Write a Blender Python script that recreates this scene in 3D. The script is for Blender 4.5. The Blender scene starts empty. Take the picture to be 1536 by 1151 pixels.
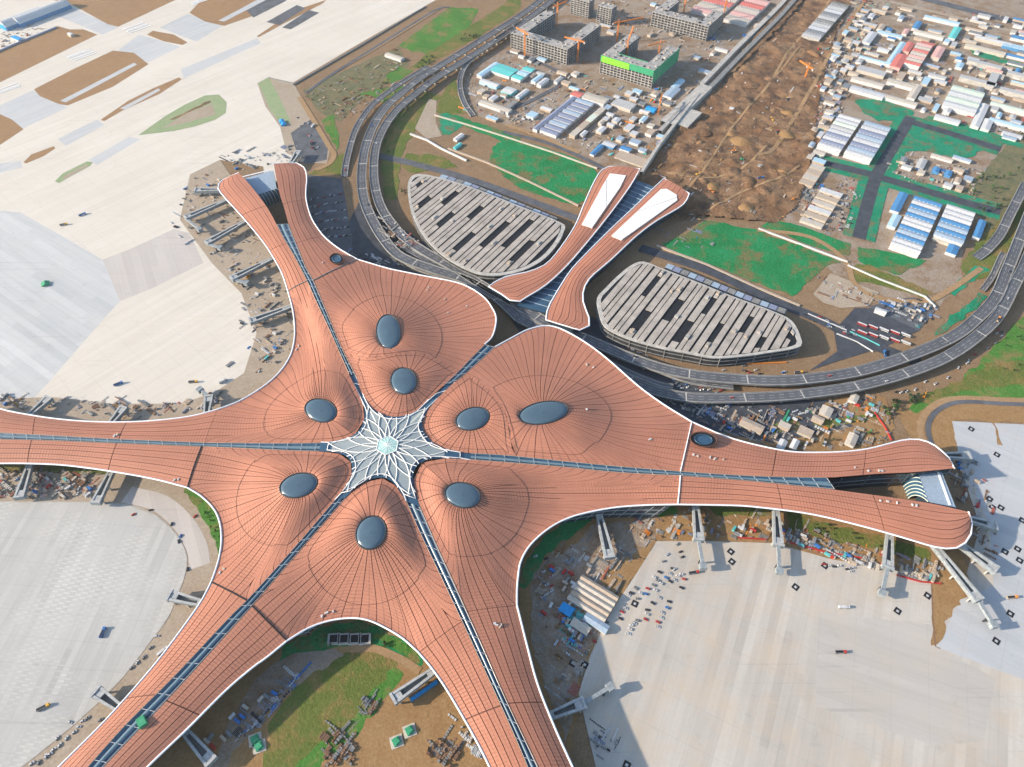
import bpy, math, random
import numpy as np
from mathutils import Vector
R = math.radians
rng = random.Random(7)
HAZE = 7.5e-5
S = bpy.context.scene
C = S.collection

# ------------------------------------------------------------------ camera, sky, sun, exposure
PITCH, CAMH, FPX = R(50.24), 652.0, 1036.0
cam = bpy.data.cameras.new('camera'); co = bpy.data.objects.new('camera', cam); C.objects.link(co)
cam.sensor_width = 36; cam.lens = 36 * FPX / 1536; cam.clip_start = 1; cam.clip_end = 20000
co.location = (0, 0, CAMH); co.rotation_euler = (R(90) - PITCH, 0, 0)
S.camera = co
SUN_EL = R(22); SUN_TRAVEL = (1.0, 0.12)          # horizontal direction in which the light travels
w = bpy.data.worlds.new('World'); S.world = w; w.use_nodes = True
nt = w.node_tree
sky = nt.nodes.new('ShaderNodeTexSky'); sky.sky_type = 'NISHITA'; sky.sun_disc = False
sky.sun_elevation = SUN_EL
sx, sy = -SUN_TRAVEL[0], -SUN_TRAVEL[1]
sky.sun_rotation = math.atan2(sx, sy) % (2 * math.pi)
sky.air_density = 1.0; sky.dust_density = 0.6; sky.ozone_density = 1.0
bg = nt.nodes['Background']; bg.inputs['Strength'].default_value = 0.15
nt.links.new(sky.outputs[0], bg.inputs[0])
sl = bpy.data.lights.new('sun', 'SUN'); sl.energy = 5.0; sl.angle = R(1.0); sl.color = (1.0, 0.86, 0.70)
so = bpy.data.objects.new('sun', sl); C.objects.link(so)
hd = Vector((SUN_TRAVEL[0], SUN_TRAVEL[1], 0)).normalized()
so.rotation_euler = Vector((hd.x * math.cos(SUN_EL), hd.y * math.cos(SUN_EL), -math.sin(SUN_EL))).to_track_quat('-Z', 'Y').to_euler()
vs = S.view_settings; vs.view_transform = 'Standard'; vs.look = 'None'; vs.exposure = 0.92; vs.gamma = 1.0; vs.use_curve_mapping = False

# ------------------------------------------------------------------ survey helpers: a sight line meets a level z
_c, _s = math.cos(PITCH), math.sin(PITCH)
def U(x, y, z=0.0):
    dx, dy = x - 768, 575.5 - y
    X, Y, Z = dx, FPX * _c + dy * _s, -FPX * _s + dy * _c
    t = (z - CAMH) / Z
    return (X * t, Y * t)
def U3(x, y, z=0.0):
    a, b = U(x, y, z); return (a, b, z)
AX = R(56)                                     # the airport grid: A1 runs away from the terminal, A2 across
A1 = (math.cos(AX), math.sin(AX)); A2 = (math.cos(AX - math.pi / 2), math.sin(AX - math.pi / 2))
GROT = AX - math.pi / 2
def toL(p): return (p[0] * A2[0] + p[1] * A2[1], p[0] * A1[0] + p[1] * A1[1])
def toW(b, a): return (b * A2[0] + a * A1[0], b * A2[1] + a * A1[1])
def rectL(x0, y0, x1, y1, z=0.0):
    p, q = toL(U(x0, y0, z)), toL(U(x1, y1, z))
    return min(p[0], q[0]), max(p[0], q[0]), min(p[1], q[1]), max(p[1], q[1])
def catmull(P, n, closed=False):
    P = np.array(P, float); m = len(P)
    if closed:
        Q = np.vstack([P[-1], P, P[0], P[1]]); segs = m
    else:
        Q = np.vstack([2 * P[0] - P[1], P, 2 * P[-1] - P[-2]]); segs = m - 1
    out = []
    for i in range(segs):
        p0, p1, p2, p3 = Q[i], Q[i + 1], Q[i + 2], Q[i + 3]
        for k in range(8):
            t = k / 8
            out.append(.5 * (2 * p1 + (p2 - p0) * t + (2 * p0 - 5 * p1 + 4 * p2 - p3) * t * t + (3 * p1 - p0 - 3 * p2 + p3) * t ** 3))
    out.append(P[0] if closed else P[-1])
    return resample(np.array(out), n)
def resample(P, n):
    P = np.array(P, float)
    d = np.concatenate([[0], np.cumsum(np.linalg.norm(np.diff(P, axis=0), axis=1))])
    s = np.linspace(0, d[-1], n)
    return np.stack([np.interp(s, d, P[:, k]) for k in range(P.shape[1])], 1)
def plen(P): return float(np.linalg.norm(np.diff(np.array(P), axis=0), axis=1).sum())
def inpoly(x, y, poly):
    c = False; j = len(poly) - 1
    for i in range(len(poly)):
        if (poly[i][1] > y) != (poly[j][1] > y) and x < (poly[j][0] - poly[i][0]) * (y - poly[i][1]) / (poly[j][1] - poly[i][1]) + poly[i][0]:
            c = not c
        j = i
    return c
def rnd_in(poly):
    xs = [p[0] for p in poly]; ys = [p[1] for p in poly]
    for _ in range(400):
        x, y = rng.uniform(min(xs), max(xs)), rng.uniform(min(ys), max(ys))
        if inpoly(x, y, poly): return x, y
    return poly[0]

# ------------------------------------------------------------------ materials
class NT:
    def __init__(s, name):
        s.m = bpy.data.materials.new(name); s.m.use_nodes = True; s.t = s.m.node_tree
        s.b = s.t.nodes['Principled BSDF']
    def n(s, kind, **kw):
        nd = s.t.nodes.new('ShaderNode' + kind)
        for k, v in kw.items(): setattr(nd, k, v)
        return nd
    def l(s, a, b): s.t.links.new(a, b)
    def math(s, op, a, b=None, c=None):
        nd = s.n('Math', operation=op)
        for i, v in enumerate((a, b, c)):
            if v is None: continue
            if isinstance(v, (int, float)): nd.inputs[i].default_value = v
            else: s.l(v, nd.inputs[i])
        return nd.outputs[0]
    def mix(s, f, a, b, blend='MIX'):
        nd = s.n('Mix', data_type='RGBA', blend_type=blend)
        for k, v in ((0, f), (6, a), (7, b)):
            if isinstance(v, (int, float)): nd.inputs[k].default_value = v
            elif isinstance(v, tuple): nd.inputs[k].default_value = (*v[:3], 1)
            else: s.l(v, nd.inputs[k])
        return nd.outputs[2]
    def pos(s):
        return s.n('NewGeometry').outputs['Position']
    def noise(s, vec, scale, detail=4, rough=.6):
        nd = s.n('TexNoise'); nd.inputs['Scale'].default_value = scale; nd.inputs['Detail'].default_value = detail
        nd.inputs['Roughness'].default_value = rough
        if vec is not None: s.l(vec, nd.inputs['Vector'])
        return nd.outputs['Fac']
    def ramp(s, f, lo, hi):
        nd = s.n('MapRange'); nd.inputs[1].default_value = lo; nd.inputs[2].default_value = hi; s.l(f, nd.inputs[0]); return nd.outputs[0]
    def bump(s, h, dist, strength=1.0):
        nd = s.n('Bump'); nd.inputs['Distance'].default_value = dist; nd.inputs['Strength'].default_value = strength
        s.l(h, nd.inputs['Height']); s.l(nd.outputs[0], s.b.inputs['Normal'])
def plain(name, col, rough=.7, metal=0.0, var=.25, scale=.15, spec=.3):
    t = NT(name); p = t.pos()
    f = t.noise(p, scale, 5, .65)
    a = tuple(c * (1 - var) for c in col); b = tuple(min(1, c * (1 + var)) for c in col)
    t.l(t.mix(t.ramp(f, .3, .7), a, b), t.b.inputs['Base Color'])
    t.b.inputs['Roughness'].default_value = rough; t.b.inputs['Metallic'].default_value = metal
    t.b.inputs['Specular IOR Level'].default_value = spec
    return t.m
def glass(name, col, rough=.12, var=.2):
    t = NT(name); p = t.pos(); f = t.noise(p, .05, 3)
    t.l(t.mix(f, tuple(c * (1 - var) for c in col), tuple(c * (1 + var) for c in col)), t.b.inputs['Base Color'])
    t.b.inputs['Roughness'].default_value = rough; t.b.inputs['Specular IOR Level'].default_value = .6
    return t.m
def earth(name, cols, scales=(.012, .07, .35), rough=.95, bump=.5, thr=(.35, .65), amt=.7, thr2=None):
    """bare or planted ground: three colours mixed by noise of three sizes"""
    t = NT(name); p = t.pos()
    f1 = t.ramp(t.noise(p, scales[0], 6, .7), *thr); f2 = t.ramp(t.noise(p, scales[1], 7, .72), *(thr2 or (.35, .68)))
    f3 = t.noise(p, scales[2], 5, .75)
    c = t.mix(f1, cols[0], cols[1]); c = t.mix(t.math('MULTIPLY', f2, amt), c, cols[2])
    c = t.mix(t.ramp(f3, .2, .8), t.mix(.42, c, (0, 0, 0)), t.mix(.03, c, (1, 1, 1)))
    t.l(c, t.b.inputs['Base Color']); t.b.inputs['Roughness'].default_value = rough
    t.b.inputs['Specular IOR Level'].default_value = .1
    if bump: t.bump(f3, 2.0, bump)
    return t.m
def slabs(name, c1, c2, angle, lane=6.0, length=60.0, lanes=.6, dust=(.5, .42, .32), dustamt=.3, hatch=0.0):
    """poured concrete lanes: each lane and pour has its own tone, joints between, dust over it"""
    t = NT(name); p = t.pos()
    mp = t.n('Mapping'); mp.inputs['Rotation'].default_value = (0, 0, -angle); t.l(p, mp.inputs[0])
    sp = t.n('SeparateXYZ'); t.l(mp.outputs[0], sp.inputs[0])
    wob = t.noise(p, .004, 2)
    lx = t.math('FLOOR', t.math('DIVIDE', sp.outputs[1], lane))
    wn = t.n('TexWhiteNoise', noise_dimensions='1D'); t.l(lx, wn.inputs['W'])
    ly = t.math('FLOOR', t.math('DIVIDE', t.math('ADD', sp.outputs[0], t.math('MULTIPLY', wn.outputs[0], length * 3)), length))
    cb = t.n('CombineXYZ'); t.l(lx, cb.inputs[0]); t.l(ly, cb.inputs[1])
    w2 = t.n('TexWhiteNoise', noise_dimensions='2D'); t.l(cb.outputs[0], w2.inputs['Vector'])
    fine = t.noise(p, .25, 5, .7); big = t.noise(p, .006, 4, .6); mid = t.noise(p, .03, 5, .65)
    st = t.n('Mapping'); st.inputs['Scale'].default_value = (.012, .22, 1); t.l(mp.outputs[0], st.inputs[0])
    streak = t.noise(st.outputs[0], 1.0, 4, .6)
    f = t.math('ADD', t.math('MULTIPLY', wn.outputs[0], lanes * .35), t.math('MULTIPLY', w2.outputs[0], lanes * .3))
    f = t.math('ADD', f, t.math('MULTIPLY', t.ramp(streak, .25, .75), .35))
    f = t.math('ADD', f, t.math('MULTIPLY', t.ramp(big, .3, .7), .4))
    f = t.math('MULTIPLY', f, t.math('ADD', t.math('MULTIPLY', fine, .5), .6))
    c = t.mix(f, c1, c2)
    if hatch:
        ml = t.math('PINGPONG', t.math('ADD', sp.outputs[0], t.math('MULTIPLY', lx, 2.3)), 2.6)
        hm = t.math('MULTIPLY', t.math('LESS_THAN', ml, .8), t.ramp(t.noise(p, .015, 3), .45, .6))
        c = t.mix(t.math('MULTIPLY', hm, hatch), c, (.85, .85, .82))
    jt = t.math('LESS_THAN', t.math('PINGPONG', sp.outputs[1], lane * 1.5), .22)
    j2 = t.math('LESS_THAN', t.math('PINGPONG', sp.outputs[0], lane * 2), .22)
    c = t.mix(t.math('MULTIPLY', t.math('MAXIMUM', jt, j2), .24), c, (.2, .2, .2))
    c = t.mix(t.math('MULTIPLY', t.ramp(mid, .45, .75), dustamt), c, dust)
    stain = t.ramp(t.noise(p, .045, 6, .75), .60, .72)
    c = t.mix(t.math('MULTIPLY', stain, .28), c, (.22, .21, .19))
    ty = t.n('Mapping'); ty.inputs['Rotation'].default_value = (0, 0, -angle - .35); ty.inputs['Scale'].default_value = (.004, .35, 1); t.l(p, ty.inputs[0])
    tyre = t.math('MULTIPLY', t.ramp(t.noise(ty.outputs[0], 1.0, 3, .5), .60, .70), t.ramp(t.noise(p, .008, 3), .45, .65))
    c = t.mix(t.math('MULTIPLY', tyre, .3), c, (.2, .19, .18))
    t.l(c, t.b.inputs['Base Color']); t.b.inputs['Roughness'].default_value = .9
    t.b.inputs['Specular IOR Level'].default_value = .15
    return t.m
def roofmat(name, col):
    """terracotta roof sheet: seams across the strip (v in metres), a faint one along it, weathering"""
    t = NT(name); uv = t.n('UVMap').outputs[0]; sp = t.n('SeparateXYZ'); t.l(uv, sp.inputs[0]); p = t.pos()
    hs = t.math('LESS_THAN', t.math('PINGPONG', sp.outputs[1], 1.6), .42)
    us = t.math('LESS_THAN', t.math('ABSOLUTE', t.math('SUBTRACT', sp.outputs[0], .5)), .045)
    patch = t.ramp(t.noise(p, .018, 4), .42, .62); big = t.noise(p, .02, 5, .65); fine = t.noise(p, .5, 4)
    wn = t.n('TexWhiteNoise', noise_dimensions='1D')
    oi = t.n('ObjectInfo'); t.l(t.math('MULTIPLY', oi.outputs['Random'], 100.0), wn.inputs['W'])
    c = t.mix(t.ramp(big, .3, .7), tuple(x * .88 for x in col), tuple(x * 1.1 for x in col))
    c = t.mix(t.math('MULTIPLY', wn.outputs[0], .18), c, (col[0] * .8, col[1] * .72, col[2] * .72))
    c = t.mix(t.math('MULTIPLY', t.ramp(fine, .3, .8), .25), c, (col[0] * .7, col[1] * .66, col[2] * .66))
    c = t.mix(t.math('MULTIPLY', hs, t.math('ADD', t.math('MULTIPLY', patch, .38), .1)), c, (.16, .07, .045))
    c = t.mix(t.math('MULTIPLY', us, .35), c, (.12, .05, .035))
    t.l(c, t.b.inputs['Base Color']); t.b.inputs['Roughness'].default_value = .62; t.b.inputs['Specular IOR Level'].default_value = .25
    t.bump(hs, -.25, .5)
    return t.m
M = {}
M['roof'] = roofmat('terracotta_roof', (.465, .20, .125))
M['deckdark'] = plain('roof_underlay', (.10, .045, .032), .8)
M['white'] = plain('white_trim', (.82, .83, .84), .45, var=.06)
M['facade'] = glass('facade_glass', (.03, .05, .07), .15)
M['oval'] = glass('oval_glass', (.07, .115, .15), .2)
M['slitblue'] = glass('gutter_blue', (.035, .085, .14), .3)
M['slitglass'] = glass('strip_glass', (.13, .20, .24), .25)
M['starglass'] = glass('star_glass', (.27, .31, .31), .35)
M['hexglass'] = glass('hex_glass', (.34, .55, .50), .2)
M['lattice'] = plain('lattice_white', (.84, .82, .77), .5, var=.08)
M['darkmetal'] = plain('dark_metal', (.05, .055, .06), .5, .3)
M['membrane'] = plain('white_membrane', (.82, .81, .77), .6, var=.06, scale=.05)
M['ground'] = earth('bare_ground', ((.31, .185, .09), (.24, .15, .08), (.36, .25, .145)))
M['sand'] = earth('sand', ((.36, .20, .075), (.30, .165, .06), (.42, .27, .125)), bump=.3)
M['sandpale'] = earth('pale_sand', ((.45, .36, .26), (.40, .31, .215), (.50, .42, .33)), bump=.15)
M['islesand'] = earth('island_sand', ((.37, .21, .09), (.32, .18, .08), (.42, .26, .13)), bump=.1)
M['mud'] = earth('churned_mud', ((.25, .13, .058), (.36, .215, .11), (.09, .053, .032)), (.022, .038, .22), bump=1.0, thr=(.42, .60), amt=.82, thr2=(.47, .62))
M['site'] = earth('building_site', ((.40, .31, .225), (.30, .19, .105), (.43, .37, .31)), (.02, .045, .4), bump=.8, thr=(.42, .58), thr2=(.45, .62))
M['net'] = earth('green_netting', ((.006, .20, .045), (.012, .28, .09), (.22, .16, .06)), (.02, .022, .3), bump=.6, thr=(.35, .62), amt=.85, thr2=(.50, .60))
M['netbright'] = earth('teal_netting', ((.004, .23, .11), (.008, .33, .175), (.20, .17, .085)), (.03, .04, .35), bump=.6, amt=.85, thr2=(.50, .60))
M['grass'] = earth('grass', ((.11, .165, .022), (.17, .19, .035), (.32, .20, .07)), (.02, .03, .3), bump=.7, amt=.85, thr2=(.48, .62))
M['lawngreen'] = earth('lawn_green', ((.06, .20, .02), (.09, .26, .035), (.29, .20, .075)), (.02, .03, .3), bump=.6, amt=.85, thr2=(.50, .62))
M['scrub'] = earth('scrub', ((.10, .14, .06), (.20, .19, .09), (.30, .22, .12)), (.02, .08, .4), bump=.8)
M['islegreen'] = earth('island_green', ((.26, .38, .17), (.30, .40, .20), (.42, .42, .26)), bump=.1)
M['asphalt'] = plain('asphalt', (.055, .062, .075), .9, var=.35, scale=.08)
M['asphaltlt'] = plain('worn_asphalt', (.10, .105, .115), .9, var=.35, scale=.06)
M['deck'] = plain('viaduct_asphalt', (.10, .105, .115), .9, var=.25, scale=.05)
M['dirtroad'] = earth('dirt_road', ((.42, .26, .12), (.36, .22, .10), (.45, .30, .17)), bump=.2)
M['concrete'] = plain('concrete', (.42, .40, .36), .85, var=.25, scale=.12)
M['parapet'] = plain('parapet_concrete', (.26, .255, .24), .85, var=.25, scale=.12)
M['concdark'] = plain('dark_concrete', (.22, .22, .21), .85, var=.3, scale=.15)
M['frame'] = plain('raw_concrete', (.34, .325, .30), .9, var=.4, scale=.15)
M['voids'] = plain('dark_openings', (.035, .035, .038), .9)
M['bridge'] = plain('bridge_cladding', (.25, .28, .29), .6, var=.3, scale=.3)
M['bridgetop'] = plain('bridge_roof', (.38, .39, .38), .7, var=.25, scale=.3)
M['slat'] = plain('garage_roof_slat', (.37, .33, .285), .8, var=.25, scale=.06)
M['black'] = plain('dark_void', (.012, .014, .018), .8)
A_ = AX
M['ap_cream'] = slabs('apron_cream', (.53, .485, .41), (.70, .65, .565), R(47.5), 7, 120, .6, (.62, .54, .42), .35)
M['ap_grey'] = slabs('apron_grey', (.37, .385, .38), (.58, .58, .56), R(-34), 9, 90, 1.0, (.56, .51, .43), .2)
M['ap_pink'] = slabs('apron_pinkish', (.41, .375, .345), (.54, .50, .455), R(-62), 11, 80, .9, (.54, .47, .39), .2)
M['ap_sw'] = slabs('apron_southwest', (.345, .34, .32), (.50, .49, .455), R(85), 6, 40, .9, (.48, .44, .37), .25, hatch=.2)
M['ap_se'] = slabs('apron_southeast', (.335, .305, .265), (.55, .515, .455), R(64), 8, 110, .8, (.51, .40, .28), .65)
M['ap_blue'] = slabs('apron_bluish', (.36, .375, .385), (.49, .50, .50), R(-34), 8, 60, .7, (.47, .42, .36), .3)
M['ap_warm'] = slabs('apron_warm', (.36, .335, .30), (.49, .46, .415), R(-20), 8, 70, .7, (.47, .40, .32), .5)
M['taxi_grey'] = slabs('taxiway_grey', (.38, .395, .405), (.53, .535, .52), R(47.5), 6, 70, 1.0, (.5, .46, .39), .3)
M['paint'] = plain('white_paint', (.8, .8, .78), .7, var=.1)
PAINTS = {'white': (.54, .54, .53), 'silver': (.48, .49, .50), 'black': (.03, .03, .035), 'red': (.42, .04, .03), 'blue': (.04, .16, .42),
          'grey': (.20, .21, .22), 'yellow': (.68, .38, .05), 'orange': (.70, .24, .04), 'green': (.04, .28, .14), 'teal': (.10, .40, .40),
          'cream': (.48, .43, .36), 'lightblue': (.36, .52, .62), 'slate': (.22, .25, .34), 'roofblue': (.07, .22, .42), 'steel': (.30, .38, .46),
          'roofred': (.55, .16, .13), 'pink': (.60, .36, .32), 'roofgrey': (.42, .42, .41), 'palegreen': (.55, .62, .52), 'brown': (.22, .13, .08),
          'brightblue': (.02, .28, .62), 'brightgreen': (.20, .55, .04), 'turquoise': (.12, .50, .48), 'tan': (.42, .34, .26), 'dullred': (.34, .10, .07)}
for k, v in PAINTS.items():
    M['p_' + k] = plain('paint_' + k, v, .55 if k in ('white', 'silver', 'black', 'red', 'grey') else .7, var=.16, scale=.35)
M['carglass'] = glass('car_glass', (.02, .025, .03), .15)
M['leafd'] = plain('leaf_dark', (.035, .07, .03), .8, var=.4, scale=.6)
M['leafm'] = plain('leaf_green', (.07, .13, .035), .8, var=.4, scale=.6)
M['bark'] = plain('bark', (.10, .07, .05), .9)

# ------------------------------------------------------------------ mesh helpers
class MB:
    """collects faces of one mesh"""
    def __init__(s): s.v = []; s.f = []; s.mi = []; s.uv = None
    def face(s, pts, mi=0):
        b = len(s.v); s.v += [tuple(p) for p in pts]; s.f.append(tuple(range(b, b + len(pts)))); s.mi.append(mi)
    def box(s, x0, x1, y0, y1, z0, z1, mi=0, bottom=False, top=None):
        b = len(s.v)
        s.v += [(x0, y0, z0), (x1, y0, z0), (x1, y1, z0), (x0, y1, z0), (x0, y0, z1), (x1, y0, z1), (x1, y1, z1), (x0, y1, z1)]
        fs = [(0, 1, 5, 4), (1, 2, 6, 5), (2, 3, 7, 6), (3, 0, 4, 7), (4, 5, 6, 7)] + ([(3, 2, 1, 0)] if bottom else [])
        for k, f in enumerate(fs):
            s.f.append(tuple(b + i for i in f)); s.mi.append(top if (top is not None and k == 4) else mi)
    def rbox(s, cx, cy, lx, ly, rot, z0, z1, mi=0, top=None):
        c, n = math.cos(rot), math.sin(rot); b = len(s.v)
        for z in (z0, z1):
            for x, y in ((-lx, -ly), (lx, -ly), (lx, ly), (-lx, ly)):
                s.v.append((cx + (x * c - y * n) / 2, cy + (x * n + y * c) / 2, z))
        for k, f in enumerate([(0, 1, 5, 4), (1, 2, 6, 5), (2, 3, 7, 6), (3, 0, 4, 7), (4, 5, 6, 7)]):
            s.f.append(tuple(b + i for i in f)); s.mi.append(top if (top is not None and k == 4) else mi)
    def bar(s, p, q, w, h=None, mi=0):
        h = h or w; p = Vector(p); q = Vector(q); d = (q - p)
        if d.length < 1e-6: return
        d.normalize(); up = Vector((0, 0, 1)) if abs(d.z) < .95 else Vector((1, 0, 0))
        x = d.cross(up).normalized() * (w / 2); y = x.cross(d).normalized() * (h / 2); b = len(s.v)
        for e in (p, q):
            for g in (-x - y, x - y, x + y, -x + y): s.v.append(tuple(e + g))
        for f in [(0, 1, 5, 4), (1, 2, 6, 5), (2, 3, 7, 6), (3, 0, 4, 7), (4, 5, 6, 7), (3, 2, 1, 0)]:
            s.f.append(tuple(b + i for i in f)); s.mi.append(mi)
    def grid(s, rows, mi=0, close=False):
        b = len(s.v); n = len(rows[0])
        for r in rows: s.v += [tuple(p) for p in r]
        for i in range(len(rows) - 1):
            for j in range(n if close else n - 1):
                k = (j + 1) % n
                s.f.append((b + i * n + j, b + i * n + k, b + (i + 1) * n + k, b + (i + 1) * n + j)); s.mi.append(mi)
    def prism(s, poly, z0, z1, mi=0, top=None):
        n = len(poly); b = len(s.v)
        s.v += [(p[0], p[1], z0) for p in poly] + [(p[0], p[1], z1) for p in poly]
        for i in range(n):
            j = (i + 1) % n; s.f.append((b + i, b + j, b + n + j, b + n + i)); s.mi.append(mi)
        s.f.append(tuple(range(b + n, b + 2 * n))); s.mi.append(mi if top is None else top)
    def tube(s, P, r, n=6, mi=0, closed=False):
        P = [Vector(p) for p in P]; rows = []; m = len(P)
        for i, p in enumerate(P):
            if closed: d = P[(i + 1) % m] - P[i - 1]
            else: d = P[min(i + 1, m - 1)] - P[max(i - 1, 0)]
            d.normalize(); x = d.cross(Vector((0, 0, 1))); x = x.normalized() if x.length > 1e-4 else Vector((1, 0, 0)); y = x.cross(d)
            rows.append([tuple(p + x * (r * math.cos(2 * math.pi * k / n)) + y * (r * math.sin(2 * math.pi * k / n))) for k in range(n)])
        if closed: rows.append(rows[0])
        s.grid(rows, mi, close=True)
    def mesh(s, name, mats, smooth=False):
        me = bpy.data.meshes.new(name); me.from_pydata(s.v, [], s.f)
        mats = mats if isinstance(mats, (list, tuple)) else [mats]
        for m in mats: me.materials.append(M[m] if isinstance(m, str) else m)
        if len(mats) > 1: me.polygons.foreach_set('material_index', s.mi)
        if smooth: me.polygons.foreach_set('use_smooth', [True] * len(s.f))
        if s.uv is not None:
            ul = me.uv_layers.new(name='UVMap')
            li = np.zeros(len(me.loops), np.int32); me.loops.foreach_get('vertex_index', li)
            ul.data.foreach_set('uv', np.array(s.uv, np.float32)[li].ravel())
        me.update(); return me
def add(name, me, parent=None, loc=None, rot=0.0, label=None, cat=None, group=None, kind=None):
    o = bpy.data.objects.new(name, me); C.objects.link(o)
    if parent is not None: o.parent = parent
    if loc is not None: o.location = loc if len(loc) == 3 else (loc[0], loc[1], 0)
    if rot: o.rotation_euler = (0, 0, rot)
    for k, v in (('label', label), ('category', cat), ('group', group), ('kind', kind)):
        if v: o[k] = v
    return o
def root(name, label, cat, loc=(0, 0, 0), rot=0.0, group=None): return add(name, None, None, loc, rot, label, cat, group)
ORD = ['first', 'second', 'third', 'fourth', 'fifth', 'sixth', 'seventh', 'eighth', 'ninth', 'tenth', 'eleventh', 'twelfth', 'thirteenth', 'fourteenth', 'fifteenth', 'sixteenth']
from mathutils import noise as mnoise
NATURAL = ('net', 'netbright', 'grass', 'lawngreen', 'scrub', 'sand', 'site', 'mud', 'ground')
_lay = [0.0]
def sheet(name, px, mat, z, smooth=0, label=None, kind='structure', kerb=False):
    """a flat ground surface, outline surveyed on the ground plane"""
    P = [U(*q, z) for q in px]
    if smooth: P = [tuple(p) for p in catmull(P, smooth, True)[:-1]]
    if mat in NATURAL and not kerb:
        n_ = max(len(P) * 2, int(plen(P + [P[0]]) / 5)); Q = resample(P + [P[0]], n_ + 1)[:-1]; P = []
        for q in Q:
            v = Vector((q[0], q[1], len(name))); P.append((q[0] + 4.2 * mnoise.fractal(v * .07, 1.0, 2.0, 3), q[1] + 4.2 * mnoise.fractal(v * .07 + Vector((50, 9, 0)), 1.0, 2.0, 3)))
    _lay[0] += .003
    if sum(P[i - 1][0] * P[i][1] - P[i][0] * P[i - 1][1] for i in range(len(P))) < 0: P = P[::-1]
    b = MB(); b.face([(p[0], p[1], z + _lay[0]) for p in P])
    return add(name, b.mesh(name, mat), label=label, kind=kind)
def ribbon(name, px, width, mat, z, n=40, zpx=None, smooth=True, kind='structure', label=None):
    P = [U(*q, z if zpx is None else zpx) for q in px]
    P = catmull(P, n) if smooth else np.array(P)
    L, Rr = offset(P, width / 2), offset(P, -width / 2)
    _lay[0] += .003
    b = MB(); b.grid([[(p[0], p[1], z + _lay[0]) for p in Rr], [(p[0], p[1], z + _lay[0]) for p in L]])
    return add(name, b.mesh(name, mat), label=label, kind=kind)
def offset(P, d):
    P = np.array(P, float)[:, :2]; T = np.gradient(P, axis=0); T /= np.linalg.norm(T, axis=1)[:, None] + 1e-9
    return P + d * np.stack([-T[:, 1], T[:, 0]], 1)
# ------------------------------------------------------------------ ground, aprons, roads (the setting)
b = MB(); b.face([(-9000, -3000, 0), (9000, -3000, 0), (9000, 14000, 0), (-9000, 14000, 0)]); add('ground', b.mesh('ground', 'ground'), kind='structure')
def zz(pts, ox=0, oy=0, k=.2606): return [(ox + x * k, oy + y * k) for x, y in pts]
sheet('building_site_ground', [(690, 165), (700, 105), (770, 60), (850, -10), (900, -120), (1900, -120), (2100, 240), (1540, 225), (1460, 300), (1440, 420), (1400, 470), (1280, 440), (1200, 360), (1180, 330), (1215, 240), (1080, 200), (1000, 330), (930, 260), (820, 210)], 'site', .02)
sheet('city_ground', [(1215, 250), (1235, 140), (1250, 60), (1300, -120), (1900, -120), (2100, 200), (1530, 190), (1460, 300), (1300, 360), (1190, 340)], 'site', .03)
sheet('northwest_apron', [(-900, -300), (760, -300), (690, -20), (636, 10), (540, 65), (440, 124), (403, 116), (386, 125), (398, 160), (425, 190), (442, 235), (400, 300), (395, 250), (330, 240), (285, 262), (270, 330), (318, 395), (362, 440), (385, 500), (366, 560), (320, 590), (270, 606), (170, 606), (80, 596), (0, 598), (-900, 600)], 'ap_cream', .04)
sheet('grey_apron', [(-400, 290), (0, 316), (31, 319), (96, 356), (154, 390), (180, 452), (156, 478), (70, 577), (50, 598), (-400, 598)], 'ap_grey', .045)
sheet('pinkish_apron', [(154, 389.5), (190, 376), (260.6, 344), (284, 350), (305, 394.6), (229, 432.5), (180, 452)], 'ap_pink', .05)
for q in ([(230, 50), (330, 10), (680, 160), (590, 200)], [(680, 290), (800, 200), (1040, 270), (850, 360)], [(920, 160), (1080, 80), (1280, 150), (1130, 240)], [(-200, 700), (190, 520), (390, 620), (130, 740), (0, 660)], [(330, 800), (560, 690), (600, 720), (380, 840)],
          [(1040, 400), (1480, 220), (1500, 250), (1060, 450)], [(510, 920), (740, 790), (810, 800), (560, 950)], [(-60, 950), (120, 925), (130, 965), (-60, 1010)]):
    sheet('taxiway', zz(q), 'taxi_grey', .05)
ISL = [([(-900, 700), (0, 300), (330, 150), (400, 170), (480, 170), (560, 200), (0, 475), (-700, 800)], 'islesand'), ([(300, 0), (180, -120), (900, -400), (1500, -300), (1010, 0), (680, 155), (620, 140), (400, 20)], 'islesand'),
       ([(845, 200), (880, 178), (1000, 200), (1080, 245), (1050, 260), (940, 238)], 'islesand'), ([(195, 515), (420, 400), (650, 292), (770, 305), (855, 370), (650, 500), (390, 608), (340, 600), (230, 555)], 'islesand'),
       ([(-500, 800), (0, 658), (70, 690), (135, 745), (0, 835), (-400, 1000)], 'islesand'), ([(580, 690), (740, 580), (880, 510), (1030, 446), (1045, 458), (920, 540), (700, 640), (600, 698)], 'islesand'),
       ([(135, 935), (180, 890), (310, 842), (318, 855), (250, 900), (150, 942)], 'islesand'), ([(1090, 75), (1160, 0), (1400, -130), (1900, -160), (1535, 65), (1290, 150), (1180, 125)], 'islesand'),
       ([(795, 780), (950, 670), (1060, 605), (1180, 550), (1260, 545), (1305, 590), (1300, 650), (1240, 690), (1120, 730), (1000, 755)], 'islegreen'), ([(315, 1045), (360, 1000), (500, 930), (535, 935), (520, 955), (400, 1020), (340, 1055)], 'islegreen')]
for q, m in ISL: sheet('verge_island', zz(q), m, .08)
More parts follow.
